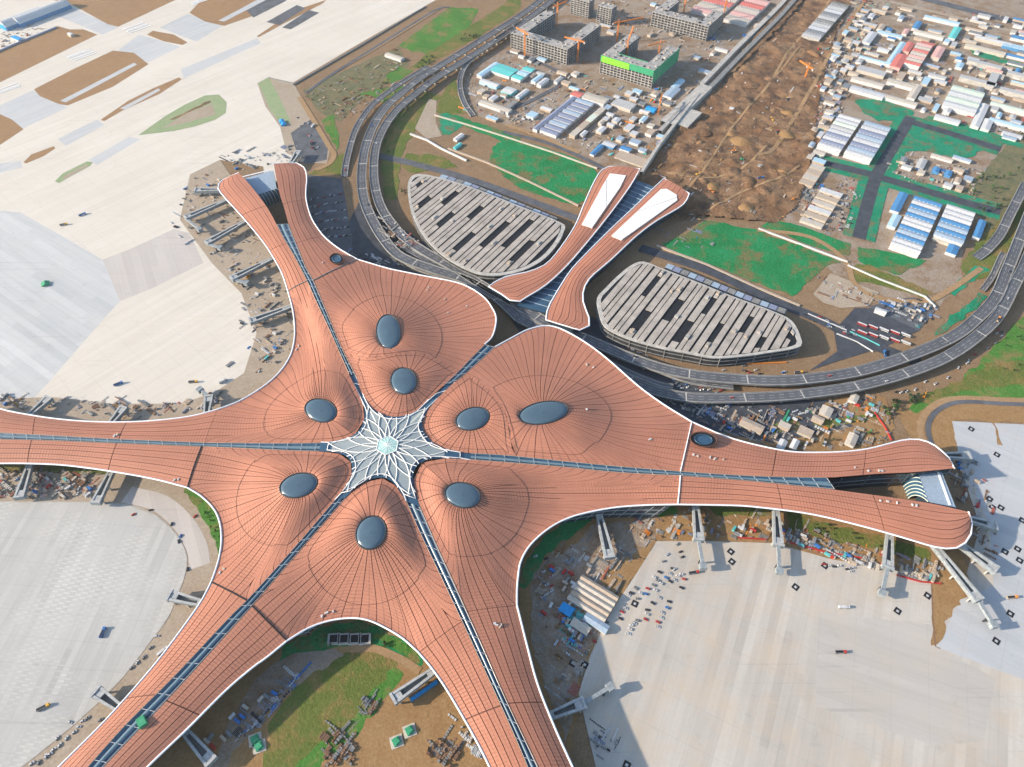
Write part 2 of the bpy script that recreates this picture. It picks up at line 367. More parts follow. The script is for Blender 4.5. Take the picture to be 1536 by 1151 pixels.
for q, m in (([(345, 582), (770, 362), (790, 372), (380, 590)], 'taxi_grey'), ([(690, 625), (910, 510), (925, 520), (720, 632)], 'taxi_grey'), ([(980, 690), (1210, 575), (1215, 590), (1000, 690)], 'mud'), ([(930, 740), (1080, 650), (1220, 600), (1240, 660), (1100, 700)], 'sandpale'), ([(360, 1020), (500, 945), (510, 955), (380, 1030)], 'sandpale'), ([(1255, 120), (1480, 0), (1535, 0), (1290, 125)], 'taxi_grey')):
    sheet('drain_strip', zz(q), m, .1)
for q in ([(-40, 60), (150, -40), (190, 5), (0, 102)], [(75, 128), (250, 30), (300, 47), (150, 146)], [(165, 160), (320, 58), (380, 74), (215, 170)]):
    sheet('asphalt_pad', zz(q, 380, 0), 'asphaltlt', .1)
sheet('sand_verge', zz([(20, 210), (240, 60), (420, 0), (400, 20), (150, 150), (30, 215)], 380, 0), 'islesand', .09)
for cx, cy, n in ((205, 41, 4), (121, 82, 4), (10, 133, 3), (300, 1, 3)):            # runway threshold bars
    x0, y0 = U(cx, cy)
    for k in range(n):
        c, s = math.cos(R(47.5)), math.sin(R(47.5)); bb = MB(); off = (k - n / 2) * 8
        bb.rbox(x0 - s * off + rng.uniform(-6, 6) * c, y0 + c * off, 48, 3.2, R(47.5), .5, .56)
        add('runway_marking', bb.mesh('runway_marking', 'paint'), kind='structure')
sheet('apron_verge', [(403, 116), (440, 124), (452, 146), (470, 182), (496, 222), (490, 246), (460, 244), (430, 230), (420, 190), (398, 160), (386, 125)], 'sandpale', .1)
sheet('service_yard', [(436, 200), (468, 178), (492, 222), (490, 240), (462, 246), (450, 244)], 'asphaltlt', .12)
for q, m in (([(30, 480), (85, 445), (130, 520), (215, 700), (170, 720), (100, 640)], 'islegreen'), ([(280, 520), (830, 270), (900, 380), (650, 560), (500, 700), (380, 650)], 'scrub'), ([(840, 260), (1130, 45), (1300, 50), (1250, 150), (1000, 310), (920, 300)], 'lawngreen'),
             ([(1000, 310), (1250, 150), (1420, 40), (1535, -60), (1535, 60), (1300, 210), (1000, 380), (900, 400)], 'grass'), ([(390, 690), (460, 660), (490, 780), (480, 870), (440, 780)], 'lawngreen'), ([(420, 940), (520, 880), (515, 1010), (310, 1010)], 'grass'),
             ([(790, 400), (830, 378), (920, 410), (800, 480), (740, 470)], 'lawngreen'), ([(600, 540), (880, 480), (860, 520), (760, 600), (690, 560)], 'lawngreen'), ([(740, 820), (850, 640), (1000, 530), (1090, 550), (930, 750), (850, 900), (830, 1150), (760, 1150), (735, 1000)], 'grass'),
             ([(1090, 540), (1160, 440), (1180, 560), (1250, 650), (1110, 660), (1050, 640)], 'grass'), ([(930, 740), (1010, 570), (1055, 580), (1050, 700), (1085, 785), (1000, 800)], 'sandpale'), ([(1060, 665), (1110, 648), (1225, 705), (1130, 780), (1085, 775)], 'netbright'),
             ([(1110, 650), (1240, 690), (1540, 790), (1540, 860), (1400, 800), (1240, 740)], 'net'), ([(880, 880), (1080, 900), (1180, 960), (1040, 980), (900, 1000), (860, 960)], 'grass')):
    sheet('verge', zz(q, 380, 0), m, .12)
sheet('netted_field', [(735, 240), (748, 214), (790, 214), (840, 229), (893, 255), (888, 282), (868, 306), (820, 296), (770, 276)], 'net', .2, 60)
sheet('netted_field', [(995, 365), (1030, 350), (1055, 331), (1090, 336), (1136, 346), (1200, 370), (1262, 393), (1238, 400), (1205, 430), (1188, 444), (1136, 425), (1080, 402), (1020, 385)], 'net', .2)
sheet('verge', [(1165, 331), (1200, 338), (1278, 368), (1272, 386), (1200, 362), (1140, 338)], 'net', .2)
sheet('verge', [(1287, 371), (1323, 376), (1391, 392), (1345, 412), (1318, 402), (1290, 392)], 'net', .2)
sheet('verge', [(1270, 400), (1300, 395), (1400, 440), (1385, 447), (1330, 430), (1280, 420)], 'grass', .2)
sheet('verge', [(1421, 437), (1465, 398), (1480, 402), (1432, 444)], 'netbright', .22)
sheet('verge', [(1400, 500), (1425, 475), (1472, 440), (1482, 446), (1440, 480), (1412, 502)], 'netbright', .22)
sheet('scrubland', [(1440, 300), (1500, 230), (1560, 190), (1760, 230), (1620, 330), (1530, 320), (1495, 375), (1470, 372), (1478, 330)], 'scrub', .2, 70)
sheet('scrubland', [(1460, 372), (1500, 330), (1530, 300), (1560, 300), (1500, 390), (1470, 420), (1440, 400)], 'grass', .21, 60)
sheet('meadow', [(1360, 612), (1420, 590), (1450, 560), (1500, 512), (1545, 462), (1800, 470), (1800, 600), (1536, 598), (1430, 596), (1400, 606), (1376, 622)], 'lawngreen', .2)
sheet('meadow', [(1372, 600), (1440, 570), (1480, 545), (1536, 540), (1540, 575), (1440, 588), (1390, 608)], 'grass', .22)
mudpoly = [(1010, 335), (950, 262), (1010, 205), (1060, 150), (1110, 90), (1170, 20), (1210, -60), (1310, -60), (1250, 60), (1230, 140), (1216, 240), (1196, 310), (1165, 335), (1100, 330), (1050, 325)]
def wallrun(name, px, w, h, mat, label, cat, seg=9.0, z0=0.0):
    P = np.array([U(*q, h) for q in px]); P = resample(P, max(2, int(plen(P) / 3))); L, Q = offset(P, w / 2), offset(P, -w / 2)
    bb = MB(); bb.grid([[(*p, z0) for p in L], [(*p, h) for p in L], [(*p, h) for p in Q], [(*p, z0) for p in Q]])
    return add(name, bb.mesh(name, mat), label=label, cat=cat)
# churned earth of the excavation, a relief of banks and ruts
xs = [U(*q)[0] for q in mudpoly]; ys = [U(*q)[1] for q in mudpoly]; wp = [U(*q) for q in mudpoly]
nx, ny = 170, 260; b = MB(); gx = np.linspace(min(xs), max(xs), nx); gy = np.linspace(min(ys), max(ys), ny); ids = {}
def mudz(x, y):
    v = Vector((x, y, 0)); return 1.2 + 4.5 * max(-.1, mnoise.fractal(v * .012, 1.0, 2.1, 4) + .2) + 2.4 * mnoise.fractal(v * .045, .9, 2.2, 5)
for i in range(nx - 1):
    for j in range(ny - 1):
        if inpoly((gx[i] + gx[i + 1]) / 2, (gy[j] + gy[j + 1]) / 2, wp):
            f = []
            for a, c in ((i, j), (i + 1, j), (i + 1, j + 1), (i, j + 1)):
                if (a, c) not in ids: ids[(a, c)] = len(b.v); b.v.append((gx[a], gy[c], max(.1, mudz(gx[a], gy[c]))))
                f.append(ids[(a, c)])
            b.f.append(tuple(f)); b.mi.append(0)
add('excavated_ground', b.mesh('excavated_ground', 'mud', True), kind='structure')
# ground around the southern concourses
sheet('sand_strip', [(-300, 690), (0, 690), (150, 690), (290, 720), (335, 790), (335, 850), (300, 920), (200, 1050), (60, 1200), (-60, 1300), (-20, 1180), (31, 1151), (78, 1114), (135, 1065), (182, 1018), (227, 960), (253, 924), (276, 866), (280, 840), (276, 823), (260, 797), (234, 774), (193, 758), (135, 754), (0, 753), (-300, 752)], 'sandpale', .1)
sheet('southwest_apron', [(-500, 752), (0, 753), (135, 754), (193, 758), (234, 774), (260, 797), (276, 823), (280, 840), (276, 866), (253, 924), (227, 960), (182, 1018), (135, 1065), (78, 1114), (31, 1151), (-20, 1180), (-120, 1400), (-700, 1400)], 'ap_sw', .13)
ribbon('kerb', [(-100, 753), (0, 753), (135, 754), (193, 758), (234, 774), (260, 797), (276, 823), (280, 840), (276, 866), (253, 924), (227, 960), (182, 1018), (135, 1065), (78, 1114), (31, 1151)], 1.0, 'concrete', .3, 80)
ribbon('service_road', [(190, 742), (240, 755), (275, 785), (295, 820), (300, 850)], 20, 'ap_pink', .15, 40)
sheet('verge', [(272, 733), (290, 735), (318, 757), (332, 790), (334, 838), (326, 838), (323, 815), (312, 786), (293, 760)], 'lawngreen', .2)
sheet('verge', [(-60, 690), (60, 690), (160, 700), (172, 712), (120, 712), (60, 708), (-60, 712)], 'grass', .2)
sheet('sand_strip', [(-300, 640), (-300, 597), (0, 598), (80, 596), (170, 606), (270, 606), (320, 590), (366, 560), (385, 500), (362, 440), (318, 395), (270, 330), (285, 262), (330, 240), (345, 262), (450, 420), (460, 500), (430, 570), (330, 640)], 'sandpale', .1)
sheet('sand_yard', [(100, 1260), (250, 1100), (430, 960), (530, 915), (640, 975), (700, 1060), (800, 1260)], 'sand', .1)
for q, m in (([(240, 680), (540, 490), (700, 490), (840, 560), (700, 730), (480, 960), (380, 1050), (230, 1250), (60, 1250), (80, 930)], 'grass'), ([(800, 580), (885, 600), (740, 790), (560, 1000), (380, 1150), (300, 1250), (150, 1250), (230, 1150), (470, 960), (640, 800)], 'lawngreen'),
             ([(170, 440), (380, 350), (600, 300), (760, 350), (960, 480), (980, 560), (940, 590), (820, 500), (660, 440), (450, 480), (250, 500), (150, 560)], 'net'), ([(680, 400), (780, 370), (930, 480), (960, 560), (830, 490)], 'lawngreen'),
             ([(-300, 1250), (0, 640), (200, 500), (480, 480), (540, 500), (240, 680), (80, 860), (-100, 1050), (-200, 1250)], 'site')):
    sheet('yard_surface', zz(q, 380, 851), m, .14)
ribbon('dirt_track', zz([(560, 470), (700, 470), (850, 530), (960, 600)], 380, 851), 7, 'dirtroad', .4, 30)
sheet('sand_yard', [(780, 880), (785, 835), (800, 800), (850, 770), (900, 750), (1020, 740), (1140, 745), (1300, 780), (1440, 815), (1470, 905), (1440, 905), (1400, 872), (1330, 852), (1250, 840), (1160, 815), (1060, 812), (985, 812), (955, 860), (925, 905), (905, 940), (885, 985), (868, 1040), (850, 1200), (900, 1300), (780, 1260)], 'sand', .1)
sheet('southeast_apron', [(890, 1400), (905, 1200), (868, 1040), (885, 985), (905, 940), (925, 905), (955, 860), (985, 812), (1060, 812), (1160, 815), (1250, 840), (1330, 852), (1400, 872), (1440, 905), (1470, 905), (1450, 860), (1470, 790), (1440, 700), (1425, 650), (1425, 632), (1536, 640), (2000, 660), (2000, 1500)], 'ap_se', .13)
sheet('bluish_apron', [(1428, 632), (1536, 637), (2000, 655), (2000, 1120), (1536, 1020), (1404, 971), (1440, 900), (1490, 880), (1485, 790), (1440, 690)], 'ap_blue', .16)
sheet('warm_apron', [(1227, 919), (1396, 937), (1404, 971), (1493, 1018), (1475, 1112), (1402, 1119), (1224, 1060)], 'ap_warm', .17)
sheet('dirt_gap', [(1396, 872), (1440, 900), (1404, 970), (1400, 968)], 'sand', .2)
sheet('dirt_gap', [(1486, 630), (1490, 630), (1504, 670), (1500, 670)], 'sand', .2)
ribbon('kerb', [(1397, 872), (1399, 930), (1403, 970), (1410, 973)], 1.1, 'p_brown', .3, smooth=False)
sheet('sand_yard', [(1340, 600), (1380, 610), (1410, 600), (1536, 604), (1800, 610), (1800, 650), (1536, 636), (1430, 630), (1440, 700), (1400, 690), (1360, 650)], 'sand', .12)
ribbon('dirt_track', [(1800, 604), (1536, 601), (1440, 598), (1405, 606), (1385, 625), (1380, 650), (1388, 665)], 8, 'dirtroad', .35, 50)
ribbon('service_road', [(1800, 612), (1536, 607), (1448, 603), (1414, 611), (1396, 628), (1392, 648), (1400, 672)], 6, 'asphaltlt', .36, 50)
for q, m in (([(100, 1080), (260, 900), (500, 790), (500, 860), (320, 960), (200, 1080), (120, 1250), (70, 1250)], 'net'), ([(720, 775), (980, 765), (975, 808), (740, 815)], 'lawngreen'), ([(1150, 765), (1500, 780), (1535, 830), (1270, 815), (1160, 800)], 'grass'),
             ([(500, 880), (850, 830), (860, 960), (640, 1100), (420, 1200), (250, 1250), (230, 1100), (420, 960)], 'site')):
    sheet('yard_surface', zz(q, 760, 560), m, .15)
sheet('yard_surface', [(800, 860), (830, 830), (880, 830), (900, 860), (905, 930), (880, 985), (868, 1030), (850, 1120), (830, 1060), (806, 990), (795, 930)], 'site', .155)
sheet('yard_surface', zz([(170, 770), (380, 860), (750, 950), (1010, 1020), (1000, 1100), (760, 1020), (400, 960), (180, 900)], 1136, 560), 'grass', .16)
sheet('yard_surface', [(1060, 645), (1100, 640), (1300, 590), (1330, 600), (1345, 640), (1320, 670), (1240, 678), (1140, 668)], 'sand', .14)
for q in ([(320, 270), (580, 245), (680, 220), (690, 265), (340, 330)], [(80, 280), (240, 270), (260, 330), (90, 340)]): sheet('yard_surface', zz(q, 1136, 560), 'grass', .18)
sheet('parking_lot', [(455, 262), (512, 268), (518, 300), (528, 360), (530, 385), (500, 372), (470, 335), (458, 300)], 'asphaltlt', .2)
sheet('underpass_yard', [(500, 380), (540, 300), (600, 340), (680, 395), (760, 430), (900, 480), (960, 545), (1100, 600), (1240, 600), (1280, 640), (1160, 665), (1060, 645), (960, 585), (860, 505), (780, 500), (740, 440), (640, 420), (560, 400)], 'asphalt', .16)
sheet('bus_yard', zz([(440, 830), (560, 700), (660, 700), (930, 830), (740, 920), (480, 1000), (300, 1060), (460, 950)], 1136, 280), 'asphalt', .2)
sheet('bus_yard', zz([(640, 690), (860, 640), (980, 650), (1020, 720), (930, 830), (800, 770)], 1136, 280), 'asphaltlt', .21)
sheet('yard_surface', zz([(320, 620), (420, 500), (600, 570), (700, 610), (640, 690), (480, 700), (380, 670)], 1136, 280), 'sandpale', .2)
# streets of the works compound, teal netted verges either side
STREETS = [[(1288, 358), (1303, 300), (1316, 261), (1340, 220), (1366, 176)], [(1362, 182), (1420, 199), (1500, 224)], [(1222, 241), (1262, 251), (1312, 263)], [(1318, 266), (1380, 284), (1454, 306), (1500, 318)]]
for st in STREETS: ribbon('netted_verge', st, 46, 'netbright', .25, 24)
for st in STREETS: ribbon('street', st, 19, 'asphalt', .4, 24)
sheet('netted_verge', zz([(560, 570), (740, 580), (900, 640), (880, 690), (700, 700), (600, 640)], 1136, 0), 'netbright', .3)
sheet('netted_verge', zz([(980, 670), (1250, 730), (1535, 830), (1535, 860), (1200, 760), (940, 700)], 1136, 0), 'netbright', .3)
sheet('netted_verge', zz([(850, 760), (1000, 750), (1300, 860), (1200, 920), (940, 870), (830, 880)], 1136, 0), 'netbright', .3)
sheet('netted_verge', zz([(1220, 280), (1535, 370), (1535, 400), (1240, 320)], 1136, 0), 'netbright', .3)
ribbon('street', zz([(760, -60), (1100, 30), (1340, 90), (1700, 180)], 1136, 0), 26, 'asphaltlt', .35, 20)
ribbon('street', zz([(760, 10), (1100, 90), (1340, 150), (1700, 240)], 1136, 0), 14, 'sandpale', .36, 20)
def rutted_track(px_, wd):
    P = catmull([U(*q) for q in px_], 60); L, Q = offset(P, wd / 2), offset(P, -wd / 2); bb = MB()
    bb.grid([[(*p, max(.5, mudz(*p)) + .35) for p in Q], [(*p, max(.5, mudz(*p)) + .5) for p in P], [(*p, max(.5, mudz(*p)) + .35) for p in L]]); add('dirt_track', bb.mesh('dirt_track', 'dirtroad', True), kind='structure')
wallrun('bank_shadow_wall', [(1048, 140), (1018, 178), (990, 214), (962, 258)], 5, 10, 'concrete', 'concrete wall added for its shadow along the left bank of the excavation', 'wall')  # wall added to cast the dark line of the drop into the excavation
rutted_track(zz([(0, 900), (110, 840), (330, 480), (420, 310), (620, 0)], 1136, 0), 7)
rutted_track(zz([(-60, 620), (60, 500), (180, 300), (330, 130), (460, -60)], 1136, 0), 5)
rutted_track([(1020, 300), (1060, 250), (1100, 190), (1160, 120), (1200, 70)], 4)
rutted_track([(1060, 320), (1110, 290), (1165, 270), (1200, 250)], 4)
rutted_track([(1000, 260), (1050, 270), (1110, 255), (1150, 220)], 4)
ribbon('dirt_track', zz([(0, 250), (300, 290), (500, 420), (560, 560), (700, 640), (960, 660), (1100, 600), (1290, 470)], 1136, 280), 8, 'dirtroad', .35, 40)
ribbon('dirt_track', zz([(300, 545), (380, 470), (690, 290), (1060, 60)], 380, 0), 5, 'dirtroad', .35, 30)
ribbon('dirt_track', zz([(265, 560), (350, 700), (440, 850), (465, 890), (440, 940), (360, 980)], 380, 0), 9, 'dirtroad', .35, 40)
ribbon('service_road', zz([(1130, 45), (1050, 60), (700, 275), (420, 450), (300, 540)], 380, 0), 7, 'asphaltlt', .36, 30)
ribbon('service_road', zz([(-20, 760), (250, 830), (520, 950), (600, 1000)], 760, 0), 8, 'asphaltlt', .36, 20)
ribbon('dirt_track', zz([(0, 720), (200, 790), (420, 880)], 760, 0), 9, 'dirtroad', .37, 20)
ribbon('street', zz([(0, 640), (180, 560), (330, 450), (120, 330), (0, 300)], 760, 0), 9, 'asphaltlt', .37, 30)
# the long boulevard in front of the garages
ribbon('boulevard', [(560, 232), (620, 246), (700, 268), (790, 300), (870, 330)], 15, 'asphaltlt', .36, 30)
ribbon('boulevard', [(960, 372), (1060, 405), (1150, 447), (1230, 480), (1290, 510), (1380, 545)], 17, 'asphalt', .36, 40)
# apron joint lines and tyre marks are in the concrete materials; raised white kerb walls round the netted fields
wallrun('boundary_wall', [(1138, 342), (1200, 365), (1272, 392)], 1.8, 2.5, 'p_white', 'white wall along the far side of the right netted field', 'wall')
wallrun('boundary_wall', [(1272, 397), (1320, 418), (1388, 444), (1404, 460)], 1.6, 2.5, 'p_white', 'white wall running on from the field gate towards the bend', 'wall')
wallrun('boundary_wall', [(985, 368), (1060, 396), (1130, 428), (1200, 458)], 3.2, 2, 'p_tan', 'cream wall between the right netted field and the garage road', 'wall')
wallrun('boundary_wall', [(652, 172), (700, 186), (760, 205), (830, 228), (896, 252)], 2, 2.5, 'p_cream', 'pale wall along the far side of the left netted field', 'wall')
wallrun('boundary_wall', [(672, 222), (730, 243), (790, 270), (868, 308)], 3.2, 2, 'p_tan', 'cream wall between the left netted field and the garage road', 'wall')
wallrun('boundary_wall', [(615, 200), (640, 209), (662, 222), (700, 240)], 2.5, 3, 'p_white', 'low pale wall beside the sand pit left of the field', 'wall')
wallrun('perimeter_fence', zz([(230, 485), (600, 270), (990, 35)], 380, 0), 1.5, 2.5, 'concdark', 'long dark fence along the edge of the cream apron', 'fence')
wallrun('perimeter_fence', zz([(90, 445), (230, 485)], 380, 0), 1.5, 2.5, 'concdark', 'short dark fence at the corner of the cream apron', 'fence')
# ------------------------------------------------------------------ the terminal
terminal = root('terminal_building', 'huge starfish-shaped airport terminal with terracotta roof and oval skylights', 'terminal', (0, 0, 0))
PET = {
 'A': dict(
   s1a=[(470, 421), (492, 473), (511.6, 520), (533.8, 564)], tip=[(533.8, 564), (541.6, 586), (550.7, 603), (562.4, 616), (578, 624.6), (592.4, 626.5), (609.3, 623.9), (627.6, 614.7), (643.2, 599), (664, 579.5)],
   s1b=[(664, 579.5), (684.9, 560), (705, 539), (726.6, 517.2)], j2=None,
   E=[(726.6, 517.2), (739, 504), (744.4, 478), (737, 460), (726.6, 446.8), (708.4, 433.8), (685, 424), (640.6, 415), (606.8, 408.2), (580.7, 402.5), (536.4, 389.5)],
   arm1=dict(slit=[(470, 421), (458, 400), (446, 370), (433.4, 338.6), (426, 312), (419, 290), (414, 265), (410.8, 246)],
             edge=[(536.4, 389.5), (510.3, 374.4), (489.5, 358.2), (476.4, 342.6), (466, 324.3), (459.5, 300.8), (459, 284), (460.3, 268.4), (456.9, 252.5), (445, 245)]), arm2=None,
   ovals=[dict(c=(605.4, 571.7), a=18.5, b=19.5, t=-30), dict(c=(582.7, 497.9), a=17.5, b=25, t=-5)],
   div=[(514, 526), (556, 541), (596, 534), (642, 531), (688, 556.5)]),
 'B': dict(
   s1a=[(742, 521), (720, 541), (698, 561), (682, 573)], tip=[(682, 573), (666.7, 587.4), (647.4, 607), (636.7, 625), (632.8, 638), (638, 652.5), (651, 666.9), (669.3, 674.7), (705.8, 679.9)],
   s1b=[(705.8, 679.9), (760, 683), (843.4, 691.6), (926.8, 699.5), (1020.6, 707.3)],
   E=[(1037.5, 633), (994.5, 606.4), (958, 579.7), (916.4, 543.2), (890.3, 522.4), (864.2, 505.4), (838.2, 492.4), (817.3, 489), (791.3, 495), (766, 508), (742, 521)],
   arm2=dict(slit=[(1020.6, 707.3), (1098.8, 712.5), (1160, 715), (1240, 716.4), (1266.3, 715), (1318, 711), (1370.6, 708.6), (1431.3, 702.8)],
             edge=[(1037.5, 633), (1059.7, 642.9), (1085.8, 653.8), (1124.9, 665.5), (1182.9, 677.3), (1229.8, 679), (1271.5, 677.3), (1302.8, 673.4), (1334, 665.6), (1352.3, 661), (1373, 659), (1391.4, 663), (1407, 672), (1422.7, 687)]), arm1=None,
   ovals=[dict(c=(708.9, 628.3), a=25, b=16, t=-15), dict(c=(815.2, 619.4), a=36, b=16, t=-10)],
   div=[(702, 557), (738, 590), (757, 622), (764, 655), (770, 684)]),
 'C': dict(
   s1a=[(307.5, 664.2), (380, 664.8), (430, 665), (481.6, 664.2)], tip=[(481.6, 664.2), (510.3, 661), (531, 653.8), (541.6, 643.4), (546.8, 627.8), (545.5, 609.5), (536.4, 588.7), (523.3, 561.3)],
   s1b=[(523.3, 561.3), (494.7, 496.3), (473.8, 452), (460.8, 422)],
   E=[(432, 437), (438.6, 462.4), (442, 488.5), (441.2, 512), (434.7, 535.4), (419, 558.8), (395.6, 579.7), (359.6, 601.7), (325.7, 614.7)],
   arm1=dict(slit=[(307.5, 664.2), (182.4, 659), (78.2, 653.3), (0, 649), (-80, 644)], edge=[(325.7, 614.7), (286.6, 624.6), (234.5, 631), (182.4, 633.5), (130.3, 632.4), (78.2, 627.8), (26, 619.4), (0, 613.4), (-80, 592)]),
   arm2=dict(slit=[(460.8, 422), (442.5, 386.8), (424.3, 355.6), (408.7, 324.3), (395.6, 303.5), (375, 277), (358.3, 259.3)], edge=[(432, 437), (423, 410.3), (408.7, 384.2), (393, 360.8), (364.8, 327), (342, 302), (329.5, 287), (327.5, 279), (333, 271)]),
   ovals=[dict(c=(481.1, 616), a=23.5, b=16.5, t=15)]),
 'D': dict(
   s1a=[(370, 901), (410, 857), (458.2, 802.3), (502.5, 750.2)], tip=[(502.5, 750.2), (520.7, 726.8), (527.2, 713.8), (528, 698), (520.7, 686.4), (505, 679.9), (479, 677.3)],
   s1b=[(479, 677.3), (432, 676), (380, 673.5), (302.3, 670)],
   E=[(281, 731.5), (302.3, 745), (320.5, 763.3), (329.7, 784), (332.3, 810), (328.9, 836), (323, 856.5), (317, 873.5)],
   arm1=dict(slit=[(370, 901), (338.8, 931.8), (260.6, 1015), (182.4, 1093.4), (100, 1187)], edge=[(317, 873.5), (299.7, 905.7), (260.6, 960.5), (221.5, 1010), (156.4, 1083), (88.6, 1150.7), (38, 1205)]),
   arm2=dict(slit=[(302.3, 670), (182.4, 665.5), (78, 661), (0, 659), (-80, 656)], edge=[(281, 731.5), (234.5, 719.5), (182.4, 709.8), (130, 702), (78, 696.8), (0, 695.5), (-80, 700)]),
   ovals=[dict(c=(447.8, 728.3), a=28, b=17, t=-15)]),
 'G': dict(
   s1a=[(692.7, 931.8), (656.2, 855), (630, 799.7), (609.3, 752.8)], tip=[(609.3, 752.8), (596.3, 732), (583.2, 720.3), (567.6, 717.7), (549.4, 722.9), (533.8, 732), (518, 747.6)],
   s1b=[(518, 747.6), (484.2, 786.7), (432, 846.6), (378, 909)],
   E=[(430.5, 961.5), (463.4, 942), (494.7, 931.3), (526, 927.4), (552, 930.5), (578, 942), (604, 957.8), (627.6, 978.7)],
   arm1=dict(slit=[(692.7, 931.8), (739.6, 1033.4), (776, 1114.2), (806, 1187)], edge=[(627.6, 978.7), (648.4, 1003.4), (669.3, 1033.4), (692.7, 1072.5), (716.2, 1114.2), (734.4, 1150.7), (752, 1190)]),
   arm2=dict(slit=[(378, 909), (260.6, 1038.6), (166.8, 1137.7), (118, 1190)], edge=[(430.5, 961.5), (400, 986.5), (380, 1000.8), (338.8, 1036), (281.4, 1093.4), (221.5, 1150.7), (180, 1195)]),
   ovals=[dict(c=(556.4, 799.2), a=25, b=21, t=-62)]),
 'F': dict(
   s1a=[(1020.6, 713.8), (926.8, 709), (843.4, 700.7), (705.8, 689.8)], tip=[(705.8, 689.8), (661.4, 687.7), (638, 691.6), (625, 700.7), (619.8, 713.8), (621, 732), (630.2, 760.7)],
   s1b=[(630.2, 760.7), (656.2, 820.6), (674.5, 860.5), (700, 917)],
   E=[(775.5, 908), (775.6, 885), (777.6, 862), (780.8, 844), (791.3, 823.2), (809.5, 803.7), (833, 786.7), (859, 775), (890.3, 767), (926.8, 761), (968.5, 758), (1016.7, 757)],
   arm1=dict(slit=[(1020.6, 713.8), (1098, 719.5), (1160, 725), (1201, 729.4), (1240, 733), (1292.4, 739.8), (1391.4, 754), (1452.6, 767.7)],
             edge=[(1016.7, 757), (1098.8, 758.4), (1136, 761), (1214, 771), (1292.4, 789.3), (1357.5, 807.6), (1396.6, 819.3), (1420, 823.2), (1435.7, 821.9), (1448.7, 814), (1457, 799.8), (1457.8, 786)]),
   arm2=dict(slit=[(700, 917), (726.6, 976), (760, 1051.7), (807, 1150.7), (826, 1192)], edge=[(775.5, 908), (779.5, 924), (791.3, 970.9), (807, 1028), (833, 1093.4), (859, 1150.7), (877, 1192)]),
   ovals=[dict(c=(694, 742.9), a=26, b=18, t=12)]),
}
Z_TIP, Z_JS, Z_JE, Z_EM, Z_ES, Z_EE = 43.0, 37.0, 29.5, 27.0, 31.0, 25.0
def lift(px, zs, n):
    """px polyline with heights zs along its length -> dense 3D curve"""
    P = catmull(px, n)
    d = np.concatenate([[0], np.cumsum(np.linalg.norm(np.diff(P, axis=0), axis=1))]); d /= d[-1]
    z = np.interp(d, np.linspace(0, 1, len(zs)), zs)
    return np.array([U3(P[i][0], P[i][1], z[i]) for i in range(n)])
def norm2(v): return v / (np.linalg.norm(v) + 1e-9)
GAP = .36
def strip_panel(name, La, Lb, parent, uvw=1.0, drop=.45, mat='roof'):
    """one roof sheet between two neighbouring seam lines"""
    n = len(La); d = np.linalg.norm(Lb - La, axis=1); g = np.minimum(GAP / np.maximum(d, .1), .25)[:, None]
    A = La + (Lb - La) * g; B = Lb + (La - Lb) * g
    ln = np.concatenate([[0], np.cumsum(np.linalg.norm(np.diff((A + B) / 2, axis=0), axis=1))])
    b = MB(); b.uv = []
    b.grid([A, (A + B) / 2, B]); b.uv += [(u, ln[i]) for u in (0, .5, 1) for i in range(n)]
    dz = np.array([0, 0, drop])
    for X, Y in ((A - dz, A), (B, B - dz)):
        b.grid([X, Y]); b.uv += [(.25, .6)] * (2 * n)
    for k in (0, n - 1):
        b.face([A[k], B[k], B[k] - dz, A[k] - dz]); b.uv += [(.25, .6)] * 4
    return add(name, b.mesh(name, mat, True), parent)
def hermite(P0, T0, P1, T1, m):
    t = np.linspace(0, 1, m)[:, None]
    return (2 * t**3 - 3 * t**2 + 1) * P0 + (t**3 - 2 * t**2 + t) * T0 + (-2 * t**3 + 3 * t**2) * P1 + (t**3 - t**2) * T1
def ellipse(o, n, z, k=1.0):
    out = []
    for i in range(n):
        a = 2 * math.pi * i / n; x, y = o['a'] * k * math.cos(a), o['b'] * k * math.sin(a); t = R(o['t'])
        out.append(U3(o['c'][0] + x * math.cos(t) - y * math.sin(t), o['c'][1] + x * math.sin(t) + y * math.cos(t), z))
    return np.array(out)
def make_field(bound, ovals):
    """height of the roof skin over a petal: even between its borders, swelling towards each oval"""
    BP = np.vstack([resample(s_, 70) for s_ in bound])
    def base(xy):
        d2 = ((xy[:, None, :] - BP[None, :, :2]) ** 2).sum(2) + 1e-3; w_ = d2 ** -1.5; return (w_ * BP[:, 2]).sum(1) / w_.sum(1), np.sqrt(d2.min(1))
    OV = []
    for o, zo in ovals:
        e = ellipse(o, 40, zo, 1.06)[:, :2]; c = e.mean(0); OV.append((e, c, zo - float(base(c[None])[0][0])))
    def zf(xy):
        zb, db = base(xy); acc = 0
        for e, c, hgt in OV:
            de = np.sqrt(((xy[:, None, :] - e[None]) ** 2).sum(2)).min(1); acc = acc + (hgt * np.exp(-(de / 43.0) ** 2)) ** 2
        return zb + np.sqrt(acc) * (1 - np.exp(-(db / 14.0) ** 2))
    return zf
